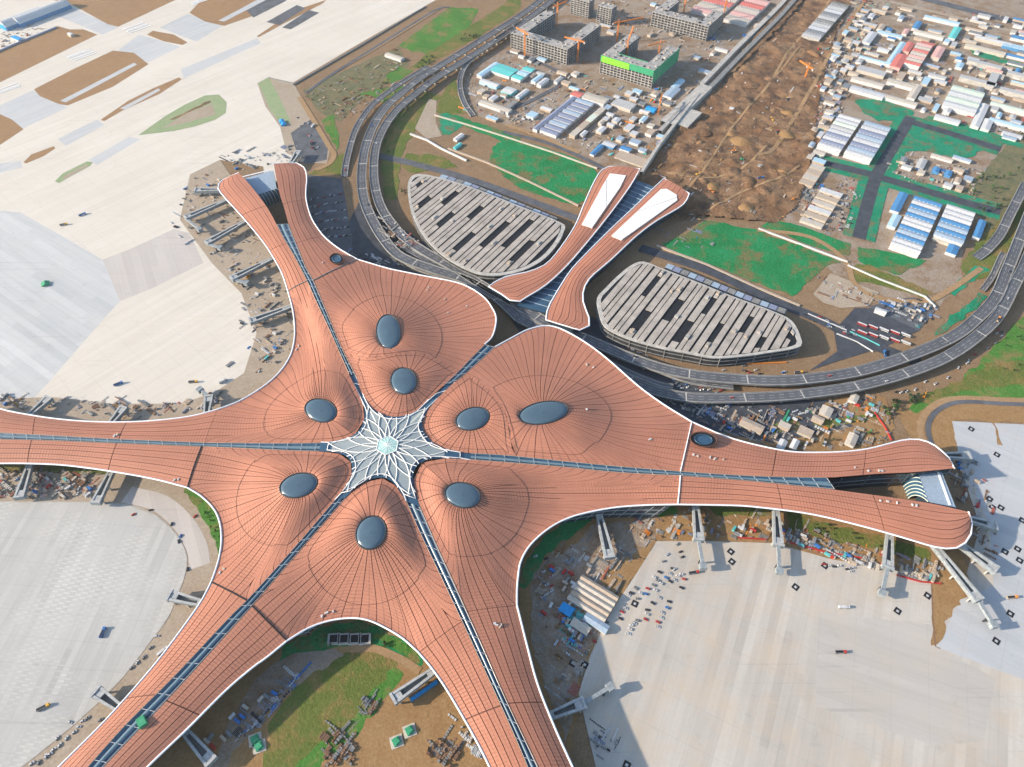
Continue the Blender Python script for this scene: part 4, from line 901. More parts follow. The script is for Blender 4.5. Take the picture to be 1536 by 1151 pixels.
# ------------------------------------------------------------------ ground transport centre: two curved canopies and the dark hall between
def ring_lines(P0, P1, n): return [P0 + (P1 - P0) * (j / n) for j in range(n + 1)]
tc = root('transport_centre', 'ground transport centre with two curved terracotta canopies and white roof lights', 'station', (0, 0, 0))
def canopy(outer, inner, strip, cap, z):
    n = 25; A, B = catmull([U(*q, z) for q in outer], n), catmull([U(*q, z) for q in inner], n)
    zc = np.linspace(z - 1, z + 1, n)
    A, B = np.column_stack([A, zc - 1.5]), np.column_stack([B, zc - .5])
    can = add('canopy_roof', None, tc)
    lines = []
    for j in range(7):
        f = j / 6; L = A + (B - A) * f; L[:, 2] += 2.2 * math.sin(math.pi * f); lines.append(L)
    for j in range(6): strip_panel('canopy_panel', lines[j], lines[j + 1], can)
    b = MB(); b.grid([[tuple(p - np.array([0, 0, .5])) for p in L] for L in lines]); add('canopy_underlay', b.mesh('canopy_underlay', 'deckdark', True), can)
    rim = np.vstack([A, np.linspace(A[-1], B[-1], 5)[1:], B[::-1][1:], np.linspace(B[0], A[0], 5)[1:-1]])
    b = MB(); b.tube(rim, 1.0, 6, closed=True); add('canopy_edge', b.mesh('canopy_edge', 'white', True), can)
    W = [U3(*q, z + 2.9) for q in strip]
    b = MB(); b.prism(W, z - 1, z + 2.6); add('roof_light', b.mesh('roof_light', 'membrane'), can)
    b = MB(); m = np.array(W); 
    b.bar((m[0] + m[1]) / 2 + [0, 0, -.15], (m[2] + m[-1]) / 2 + [0, 0, -.15] if len(m) == 4 else (m[3] + m[4]) / 2 + [0, 0, -.15], .4, .3); add('seam', b.mesh('seam', 'concrete'), can)
    ins = [rim.mean(0)]; b = MB()
    wl = np.vstack([A + (B - A) * .14, (A + (B - A) * .86)[::-1]]); b.prism([(p[0], p[1]) for p in wl], 0, z - 3); add('wall', b.mesh('wall', 'facade'), can)
canopy([(733, 428), (741, 422), (760, 413), (796.5, 405), (822.5, 392), (846, 363.4), (864.2, 334.7), (876, 306), (889, 277), (901, 256.5), (914, 249.5)],
       [(752, 440), (762, 447), (773, 454), (791.3, 444), (820, 426), (851, 397.3), (885, 358.2), (916.4, 319), (938, 290), (950, 272), (960, 254)],
       [(903, 280), (915, 260), (939, 263), (930, 281), (888, 341), (873, 336)], None, 20)
canopy([(819, 478), (822.5, 459.8), (835.6, 436.4), (853.8, 407.7), (872, 386.8), (916.4, 342.5), (952.8, 308.7), (968.5, 293), (986.7, 276), (996, 267.5)],
       [(869.5, 494.2), (884, 488), (883.8, 475.5), (875, 452), (876, 433), (886, 415.5), (916.4, 389.5), (952.8, 355.6), (984, 332), (1024, 308), (1034, 291)],
       [(917.7, 353), (991, 284), (1000, 283), (1015, 292), (1016, 300), (932, 359.5)], None, 20)
H = [U(*q, 12) for q in [(950, 268), (984, 282), (916, 345), (870, 390), (835, 440), (820, 470), (775, 458), (822, 428), (853, 400), (915, 325)]]
b = MB(); b.prism(H, 0, 12, 0, 1); hall = add('glazed_hall', b.mesh('glazed_hall', ['facade', 'slitblue']), tc)
for k in range(26):
    f = (k + .5) / 26
    l1 = resample([U(*q, 12) for q in [(950, 270), (915, 325), (853, 400), (822, 428), (778, 457)]], 60)[int(f * 59)]; l2 = resample([U(*q, 12) for q in [(982, 283), (916, 345), (870, 390), (835, 440), (820, 470)]], 60)[int(f * 59)]
    b = MB(); b.bar((*l1, 12.4), (*l2, 12.4), .9, .6); add('roof_rib', b.mesh('roof_rib', 'p_steel'), hall)
# ------------------------------------------------------------------ boarding bridges
def boarding_bridge(b0, tip, label, gang=None, z=7.0, seed=0):
    a, c = np.array(U(*b0, 11.5)), np.array(U(*tip, 11.5)); d = c - a; L = float(np.linalg.norm(d)) + 10; ang = math.atan2(d[1], d[0]); d /= np.linalg.norm(d)
    a = a - d * 10
    t = root('boarding_bridge', label, 'boarding bridge', (a[0], a[1], 0), ang, 'boarding bridges along the concourses')
    for s in (-1, 1):
        b = MB(); p = [(0, s * .9), (L - 2, s * 2.9), (L - 2, s * 5.2), (0, s * 3.0)]
        b.prism(p if s > 0 else p[::-1], z, z + 4.5, 0, 1); add('walkway', b.mesh('walkway', ['bridge', 'bridgetop']), t)
        b = MB(); b.rbox(L * .55, s * 3.2, 1.4, 1.4, 0, 0, z + .1); b.rbox(L - 5, s * 4.0, 1.4, 1.4, 0, 0, z + .1); add('column', b.mesh('column', 'concrete'), t)
    b = MB(); b.prism([(L * .02, -.88), (L * .3, -1.45), (L * .3, 1.45), (L * .02, .88)], z, z + 4.2, 0, 1); add('link_roof', b.mesh('link_roof', ['bridge', 'bridgetop']), t)
    b = MB(); b.prism([(L - 9, -2.45), (L - 2.1, -2.88), (L - 2.1, 2.88), (L - 9, 2.45)], z, z + 4.0, 0, 1); add('rotunda', b.mesh('rotunda', ['bridge', 'bridgetop']), t)
    b = MB(); b.box(L - 2, L + .4, -5.5, 5.5, z - .6, z + 5.0, top=1); add('end_wall', b.mesh('end_wall', ['bridge', 'bridgetop']), t)
    b = MB(); b.box(2, L - 3, -2.9, 2.9, z - .9, z - .05, bottom=True); add('deck', b.mesh('deck', 'concdark'), t)
    if gang:
        g = np.array(U(*gang, 8.5)); e = np.array([a[0] + d[0] * L, a[1] + d[1] * L]); v = g - e; gl = float(np.linalg.norm(v)); ga = math.atan2(v[1], v[0]) - ang
        gx = Vector((math.cos(ga), math.sin(ga), 0)); p0 = Vector((L, 0, z + 1.8))
        b = MB(); b.bar(p0, p0 + gx * gl, 3.4, 3.2); add('gangway', b.mesh('gangway', 'bridge'), t)
        b = MB(); q = p0 + gx * gl; b.rbox(q.x, q.y, 6, 7, ga, z - 1, z + 4.2); add('cab', b.mesh('cab', 'bridge'), t)
        b = MB(); b.rbox(q.x - gx.x * 7, q.y - gx.y * 7, 1.2, 4.5, ga, 0, z + .3); add('drive_column', b.mesh('drive_column', 'darkmetal'), t)
BR = [((44, 621), (73, 595), None, 'on the upper side of the left concourse, at the picture edge'), ((167, 632), (185, 610), None, 'midway on the upper side of the left concourse'), ((309, 621), (312.7, 593), (300, 585), 'where the left concourse meets the upper left concave edge'),
      ((43, 699), (27.4, 746), None, 'on the lower side of the left concourse, near the picture edge'), ((165.5, 708), (142, 754), None, 'on the lower side of the left concourse, nearer the star'),
      ((299.7, 904), (252.8, 892), None, 'topmost on the outer side of the lower left concourse'), ((177, 1061), (142, 1036), None, 'below the other on the outer side of the lower left concourse'), ((276, 1096), (316.6, 1143), None, 'on the inner side of the lower left concourse'),
      ((648.4, 1007), (588.5, 1049), None, 'in the sand yard by a blue container'), ((827.8, 1072.5), (877, 1053), (915, 1031), 'on the right side of the lower concourse with a thin gangway'),
      ((898, 768.5), (915, 836), None, 'first from the bend below the right concourse, beside site cabins'), ((1044, 759.4), (1049, 810), (1054.5, 850), 'second from the bend below the right concourse'), ((1164.7, 768.5), (1168.6, 818), (1169, 857), 'third from the bend below the right concourse'),
      ((1335.4, 803.7), (1332.8, 852), (1323, 890), 'fourth from the bend below the right concourse'), ((1409.6, 825.8), (1470, 900), (1490, 938), 'long slanting one at the lower tip of the right concourse'), ((1448.7, 820.6), (1496, 855), None, 'short slanting one just below the tip of the right concourse'),
      ((1459, 779), (1496, 789), None, 'on the very end of the lower fork of the right concourse'), ((1420, 682.5), (1456, 683), None, 'on the end of the upper fork of the right concourse'),
      ((335, 301), (277.5, 325.6), (300, 345), 'topmost on the outer side of the upper left concourse'), ((367.4, 331), (309, 363.4), (330, 372), 'second from the tip of the upper left concourse'), ((400, 391), (346.6, 417), (370, 425), 'by the yellow crane at the upper left concourse'),
      ((433.4, 460), (374, 481), None, 'fourth from the tip of the upper left concourse'), ((330, 284), (292, 284), None, 'at the rounded tip of the upper left concourse'), ((436, 244), (447, 226), None, 'on the end of the right fork of the upper left concourse')]
for i, (p, q, g, lb) in enumerate(BR): boarding_bridge(p, q, 'grey V-shaped boarding bridge ' + lb, g)
# ------------------------------------------------------------------ concrete frame blocks under construction
def wing(t, b0, b1, a0, a1, h, floors, net=None, bays=7.5):
    fh = h / floors; g = .5
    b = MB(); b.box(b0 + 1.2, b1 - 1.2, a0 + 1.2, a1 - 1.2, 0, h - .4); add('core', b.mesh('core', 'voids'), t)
    for k in range(floors + 1):
        b = MB(); z = k * fh; b.box(b0, b1, a0, a1, max(0, z - .9), z + .12 if k else .5, bottom=True); fl = add('floor_slab', b.mesh('floor_slab', 'frame'), t)
    b = MB()
    for f0, f1, ax in ((b0, b1, 0), (a0, a1, 1)):
        m = max(2, round((f1 - f0) / bays))
        for i in range(m + 1):
            p = f0 + (f1 - f0) * i / m
            if ax == 0:
                for q in (a0 + .4, a1 - .4): b.box(p - .7, p + .7, q - .35, q + .35, 0, h - .95)
            else:
                for q in (b0 + .4, b1 - .4): b.box(q - .35, q + .35, p - .7, p + .7, 0, h - .95)
    add('columns', b.mesh('columns', 'frame'), t)
    m = max(2, int((b1 - b0) / 9)); mm = max(2, int((a1 - a0) / 9))
    for i in range(m):
        for j in range(mm):
            if rng.random() < .6:
                x, y = b0 + (i + .5) * (b1 - b0) / m, a0 + (j + .5) * (a1 - a0) / mm
                b = MB(); w_, l_, h_ = rng.uniform(1.5, 5), rng.uniform(1.5, 5), rng.uniform(.6, 2.6); b.rbox(x, y, w_, l_, 0, h + .12, h + h_); add('roof_plant', b.mesh('roof_plant', rng.choice(['frame', 'concdark', 'p_cream', 'p_tan', 'black', 'black'])), t)
def court_block(F, Lc, Rc, h, label, floors=6, sides='NESW', ww=24, net=False, zroof=None):
    f, l, r = toL(U(*F, h)), toL(U(*Lc, h)), toL(U(*Rc, h))
    b1 = f[0]; b0 = l[0]; a0 = f[1]; a1 = r[1]; cx, cy = toW(b0, a0)
    t = root('concrete_block', label, 'building', (cx, cy, 0), GROT)
    Wd, Dp = b1 - b0, a1 - a0
    wing(t, 0, Wd, 0, ww, h, floors)
    if 'W' in sides: wing(t, 0, ww, ww + .05, Dp - (ww if 'N' in sides else 0) - .05, h, floors)
    if 'E' in sides: wing(t, Wd - ww, Wd, ww + .05, Dp - (ww if 'N' in sides else 0) - .05, h, floors)
    if 'N' in sides: wing(t, 0, Wd, Dp - ww, Dp, h, floors)
    if net:
        for (x0, x1, y, zlo, mt) in ((0, Wd, -.8, h * .70, 'p_green'), (2, Wd * .55, -1.2, h * .68, 'p_brightgreen')):
            b = MB(); b.box(x0, x1, y - .25, y, zlo, h + (1.5 if mt == 'p_green' else .5), bottom=True); add('safety_net', b.mesh('safety_net', mt), t)
        b = MB(); b.box(Wd + .3, Wd + .6, 0, Dp, h * .3, h + 1.5, bottom=True); add('safety_net', b.mesh('safety_net', 'p_green'), t)
        b = MB(); b.box(ww + 1, Wd - ww - 1, ww + .3, ww + .6, h * .4, h + 1.2, bottom=True); add('safety_net', b.mesh('safety_net', 'p_green'), t)
    return t
court_block((851, 75), (772, 46), (903, 38), 30, 'bare concrete courtyard block left of the green-netted one', 6, 'WE')
court_block((981, 107), (896, 88), (1027, 75), 34, 'concrete courtyard block wrapped in bright green safety netting', 7, 'WE', net=True)
court_block((1063, 40), (976, 20), (1084, 18), 30, 'bare concrete block behind and right of the green-netted one', 6, 'WE')
court_block((918, 14), (900, 6), (945, -14), 34, 'narrow concrete tower block at the top edge, right of its twin', 8, '', ww=22)
court_block((884, 4), (858, -4), (905, -26), 34, 'narrow concrete tower block at the top edge, left of its twin', 8, '', ww=22)
# ------------------------------------------------------------------ tower cranes
def lattice(b, p, q, w, step=3.5, mi=0):
    p, q = Vector(p), Vector(q); d = q - p; L = d.length; d.normalize(); up = Vector((0, 0, 1)) if abs(d.z) < .9 else Vector((1, 0, 0)); x = d.cross(up).normalized() * w / 2; y = d.cross(x).normalized() * w / 2
    cs = [-x - y, x - y, x + y, -x + y]
    for c in cs: b.bar(p + c, q + c, .45)
    n = int(L / step)
    for i in range(n):
        s0, s1 = p + d * (L * i / n), p + d * (L * (i + 1) / n)
        for k in range(4): b.bar(s0 + cs[k], s1 + cs[(k + 1) % 4], .28)
def crane(base, H_, ang, jib, label, luff=0.0, col='p_orange'):
    x, y = U(*base, 0); t = root('tower_crane', label, 'crane', (x, y, 0), ang, 'tower cranes over the building site')
    b = MB(); lattice(b, (0, 0, 0), (0, 0, H_), 2.2); add('mast', b.mesh('mast', col), t)
    b = MB(); e = (jib * math.cos(luff), 0, H_ + 1.5 + jib * math.sin(luff)); lattice(b, (1, 0, H_ + 1.5), e, 1.6); add('jib', b.mesh('jib', col), t)
    b = MB(); lattice(b, (-1, 0, H_ + 1.5), (-13, 0, H_ + 1.5), 1.6); b.bar((0, 0, H_), (0, 0, H_ + 8), .9); b.bar((0, 0, H_ + 8), (-12, 0, H_ + 2), .3); b.bar((0, 0, H_ + 8), (jib * .6 * math.cos(luff), 0, H_ + 2 + jib * .6 * math.sin(luff)), .3); add('counter_jib', b.mesh('counter_jib', col), t)
    b = MB(); b.box(-14, -11, -1.2, 1.2, H_ - 1.6, H_ + 1.2, bottom=True); add('counterweight', b.mesh('counterweight', 'concrete'), t)
    b = MB(); b.box(.9, 2.9, .8, 2.6, H_ - 1.4, H_ + 1.2, bottom=True); add('cab', b.mesh('cab', 'p_white'), t)
for q in (((787, 84), 44, 2.2, 30, 'orange tower crane at the left corner of the left courtyard block'), ((866, 93), 40, 2.6, 32, 'orange tower crane at the front corner of the left courtyard block'), ((835, 40), 42, .8, 30, 'orange tower crane inside the left courtyard block'),
          ((925, 63), 38, .4, 58, 'orange tower crane between the two courtyard blocks with a long jib'), ((938, 97), 46, 1.0, 26, 'luffing orange crane on the front of the green-netted block'), ((987, 88), 30, 3.6, 30, 'orange tower crane in the courtyard of the green-netted block'),
          ((1083, 32), 46, 1.9, 34, 'orange tower crane at the right end of the block behind'), ((1025, 20), 44, 2.4, 30, 'orange tower crane at the top edge of the picture'), ((987, 172), 26, 1.3, 24, 'small orange crane by the blue shed below the blocks'), ((1207, 118), 22, 2.0, 26, 'orange crane beside the excavation, near the compound fence')):
    crane(*q, luff=.9 if 'luffing' in q[4] else 0.0)
# ------------------------------------------------------------------ sheds and warehouses of the compounds
def gable(b, x0, x1, y0, y1, h, rise, axis, mi=0, ov=.5):
    """gable roof as a solid; the ridge runs along axis ('b' = x, 'a' = y)"""
    x0 -= ov; x1 += ov; y0 -= ov; y1 += ov
    if axis == 'b':
        m = (y0 + y1) / 2; A = [(x0, y0, h), (x0, m, h + rise), (x0, y1, h)]; B = [(x1, y0, h), (x1, m, h + rise), (x1, y1, h)]
    else:
        m = (x0 + x1) / 2; A = [(x0, y0, h), (m, y0, h + rise), (x1, y0, h)]; B = [(x0, y1, h), (m, y1, h + rise), (x1, y1, h)]
    b.face([A[0], A[1], B[1], B[0]], mi); b.face([A[1], A[2], B[2], B[1]], mi); b.face(A, mi); b.face(B[::-1], mi); b.face([A[2], A[0], B[0], B[2]], mi)
def barrel(b, x0, x1, y0, y1, h, rise, axis, n=6):
    rows = []
    for k in range(n + 1):
        f = k / n; zr = h + rise * math.sin(math.pi * f)
        rows.append([(x0, y0 + (y1 - y0) * f, zr), (x1, y0 + (y1 - y0) * f, zr)] if axis == 'b' else [(x0 + (x1 - x0) * f, y0, zr), (x0 + (x1 - x0) * f, y1, zr)])
    b.grid(rows); b.face([r[0] for r in rows]); b.face([r[1] for r in rows][::-1])
def shed(Lp, lb, la, label, roof='p_white', wall='p_cream', h=5.0, rise=1.3, axis=None, group=None, flat=False, name='shed', off=(0, 0), kindroof='gable'):
    p = toL(U(*Lp, h)); x, y = toW(p[0] + off[0], p[1] + off[1])
    axis = axis or ('b' if lb >= la else 'a')
    t = root(name, label, 'shed' if name == 'shed' else name.replace('_', ' '), (x, y, 0), GROT, group)
    b = MB(); b.box(0, lb, 0, la, 0, h); w_ = add('wall', b.mesh('wall', wall), t)
    b = MB()
    if flat: b.box(-.4, lb + .4, -.4, la + .4, h, h + .7)
    elif kindroof == 'barrel': barrel(b, -.3, lb + .3, -.3, la + .3, h, rise, axis)
    else: gable(b, 0, lb, 0, la, h, rise, axis)
    add('roof', b.mesh('roof', roof), t)
    return t
def shed_row(Lp, Rp, n, label, roofs, wall='p_cream', h=5.0, axis='a', gapf=.22, rise=1.2, group=None, ox=0, oy=0, flat=False):
    L_, R_ = (ox + Lp[0] * .2606, oy + Lp[1] * .2606), (ox + Rp[0] * .2606, oy + Rp[1] * .2606)
    b0, b1, a0, a1 = rectL(*L_, *R_, h); step = ((a1 - a0) if axis == 'a' else (b1 - b0)) / n
    for i in range(n):
        o = (0, i * step) if axis == 'a' else (i * step, 0)
        lb, la = ((b1 - b0), step * (1 - gapf)) if axis == 'a' else (step * (1 - gapf), a1 - a0)
        p = toW(b0, a0); lab = label % ORD[i]
        base = toL(U(*L_, h)); off = (b0 + o[0] - base[0], a0 + o[1] - base[1])
        shed(L_, lb, la, lab, roofs[i % len(roofs)], wall, h, rise, 'b' if axis == 'a' else 'a', group, flat, 'shed', off)
def warehouse(Lp, Rp, n, label, roofs, wall='p_white', h=8.0, rise=1.8, ox=0, oy=0, round_=True):
    L_, R_ = (ox + Lp[0] * .2606, oy + Lp[1] * .2606), (ox + Rp[0] * .2606, oy + Rp[1] * .2606)
    b0, b1, a0, a1 = rectL(*L_, *R_, h); x, y = toW(b0, a0); t = root('warehouse', label, 'warehouse', (x, y, 0), GROT)
    b = MB(); b.box(0, b1 - b0, 0, a1 - a0, 0, h - .05); add('wall', b.mesh('wall', wall), t)
    st = (a1 - a0) / n
    for i in range(n):
        b = MB()
        if round_: barrel(b, -.4, b1 - b0 + .4, i * st + .3, (i + 1) * st - .3, h, rise, 'b')
        else: gable(b, 0, b1 - b0, i * st + .8, (i + 1) * st - .8, h, rise, 'b')
        bay = add('roof_bay', b.mesh('roof_bay', roofs[i % len(roofs)]), t)
        b = MB()
        for k in range(int((b1 - b0) / 6)): b.box(k * 6 + 2, k * 6 + 4, i * st + .2, i * st + 1.4, h + .15, h + .75)
        add('roof_light', b.mesh('roof_light', 'p_white' if 'white' not in roofs[i % len(roofs)] else 'p_silver'), bay)
    return t
def Z0(x, y): return (x * .2606 + 1136, y * .2606)
def Z1(x, y): return (x * .2606 + 760, y * .2606)
def Z2(x, y): return (x * .2606 + 380, y * .2606)
def Z3(x, y): return (x * .2606 + 1136, y * .2606 + 280)
def Z4(x, y): return (x * .2606 + 760, y * .2606 + 851)
def Z5(x, y): return (x * .2606 + 760, y * .2606 + 280)
def Z6(x, y): return (x * .2606 + 760, y * .2606 + 560)
def Z7(x, y): return (x * .2606 + 1136, y * .2606 + 560)
def Z8(x, y): return (x * .2606, y * .2606 + 560)
def Z9(x, y): return (x * .2606 + 380, y * .2606 + 851)
def Za(x, y): return (x * .2606, y * .2606 + 851)
def Zb(x, y): return (x * .2606 + 380, y * .2606 + 280)
def Zc(x, y): return (x * .2606, y * .2606 + 280)
warehouse((345, 838), (600, 690), 9, 'left of two warehouses with rows of white and slate barrel roofs', ['p_white', 'p_slate', 'p_silver', 'p_slate', 'p_silver', 'p_roofgrey', 'p_palegreen', 'p_silver', 'p_white'], ox=1136)
warehouse((500, 882), (770, 735), 8, 'right of two warehouses with rows of white and slate barrel roofs', ['p_white', 'p_steel', 'p_slate', 'p_silver', 'p_steel', 'p_slate', 'p_silver', 'p_steel'], ox=1136)
warehouse((765, 335), (1065, 100), 12, 'large warehouse with alternating blue and white barrel roofs near the bend', ['p_white', 'p_silver', 'p_roofblue', 'p_steel', 'p_roofblue', 'p_white', 'p_silver', 'p_roofblue', 'p_steel', 'p_roofblue', 'p_silver', 'p_roofblue'], ox=1136, oy=280)
warehouse((1015, 278), (1255, 150), 7, 'smaller warehouse with blue lower roof right of the striped one', ['p_steel', 'p_roofblue', 'p_steel', 'p_roofblue', 'p_white', 'p_silver', 'p_white'], ox=1136, oy=280)
warehouse((845, 362), (1010, 262), 7, 'warehouse striped in red and cream roofs among red sheds', ['p_roofred', 'p_cream', 'p_pink', 'p_cream', 'p_roofred', 'p_cream', 'p_pink'], ox=1136, round_=False)
warehouse((1065, 605), (1310, 535), 4, 'white and pale green ridge-roofed warehouse east of the compound', ['p_white', 'p_palegreen', 'p_white', 'p_palegreen'], ox=1136, round_=False)
warehouse((255, 205), (530, 30), 10, 'long grey shed with dark ridges beside the excavation top', ['p_roofgrey', 'p_grey', 'p_silver', 'p_roofgrey', 'concdark'], 'concrete', ox=1136, round_=False, h=6)
warehouse((1060, 60), (1400, -60), 6, 'pink and cream roofed shops at the top edge behind the cranes', ['p_pink', 'p_cream', 'p_roofred', 'p_cream', 'p_pink', 'p_cream'], ox=760, round_=False, h=6)
warehouse((1250, 110), (1520, 10), 5, 'pink roofed halls at the top edge beside the rail corridor', ['p_cream', 'p_pink', 'p_cream', 'p_roofred', 'p_pink'], ox=760, round_=False, h=6)
shed_row((190, 748), (510, 590), 9, '%s of nine slate roofed dormitory sheds, counted from the field', ['p_slate', 'p_slate', 'p_steel'], 'p_white', 6, 'a', .2, group='slate roofed dormitory sheds', ox=760)
shed_row((360, 775), (575, 625), 4, '%s cream block right of the slate dormitories, counted from the field', ['p_cream', 'p_tan', 'p_palegreen', 'p_cream'], 'p_tan', 6, 'a', .1, group='cream blocks beside the dormitories', ox=760, flat=True)
shed_row((25, 445), (170, 395), 3, '%s turquoise roofed shed in the left camp, counted from below', ['p_turquoise', 'p_lightblue', 'p_turquoise'], 'p_white', 6, 'a', .15, group='turquoise roofed camp sheds', ox=760)
shed_row((350, 180), (650, 165), 5, '%s cream roofed site cabin by the right apron, counted from below', ['p_cream', 'p_tan', 'p_cream'], 'p_white', 4.5, 'a', .25, group='cream site cabins beside the apron', ox=760, oy=851)
shed_row((245, 195), (500, 30), 6, '%s cream container row of the lower compound, counted from the field', ['p_cream', 'p_tan', 'p_white'], 'p_cream', 3.5, 'a', .45, group='cream container rows in the lower compound', ox=1136, oy=280, flat=True)
shed_row((240, 1050), (395, 960), 4, '%s tan flat shed above the container rows, counted from below', ['p_tan', 'p_cream'], 'p_tan', 4.5, 'a', .2, group='tan flat sheds by the excavation', ox=1136, flat=True)
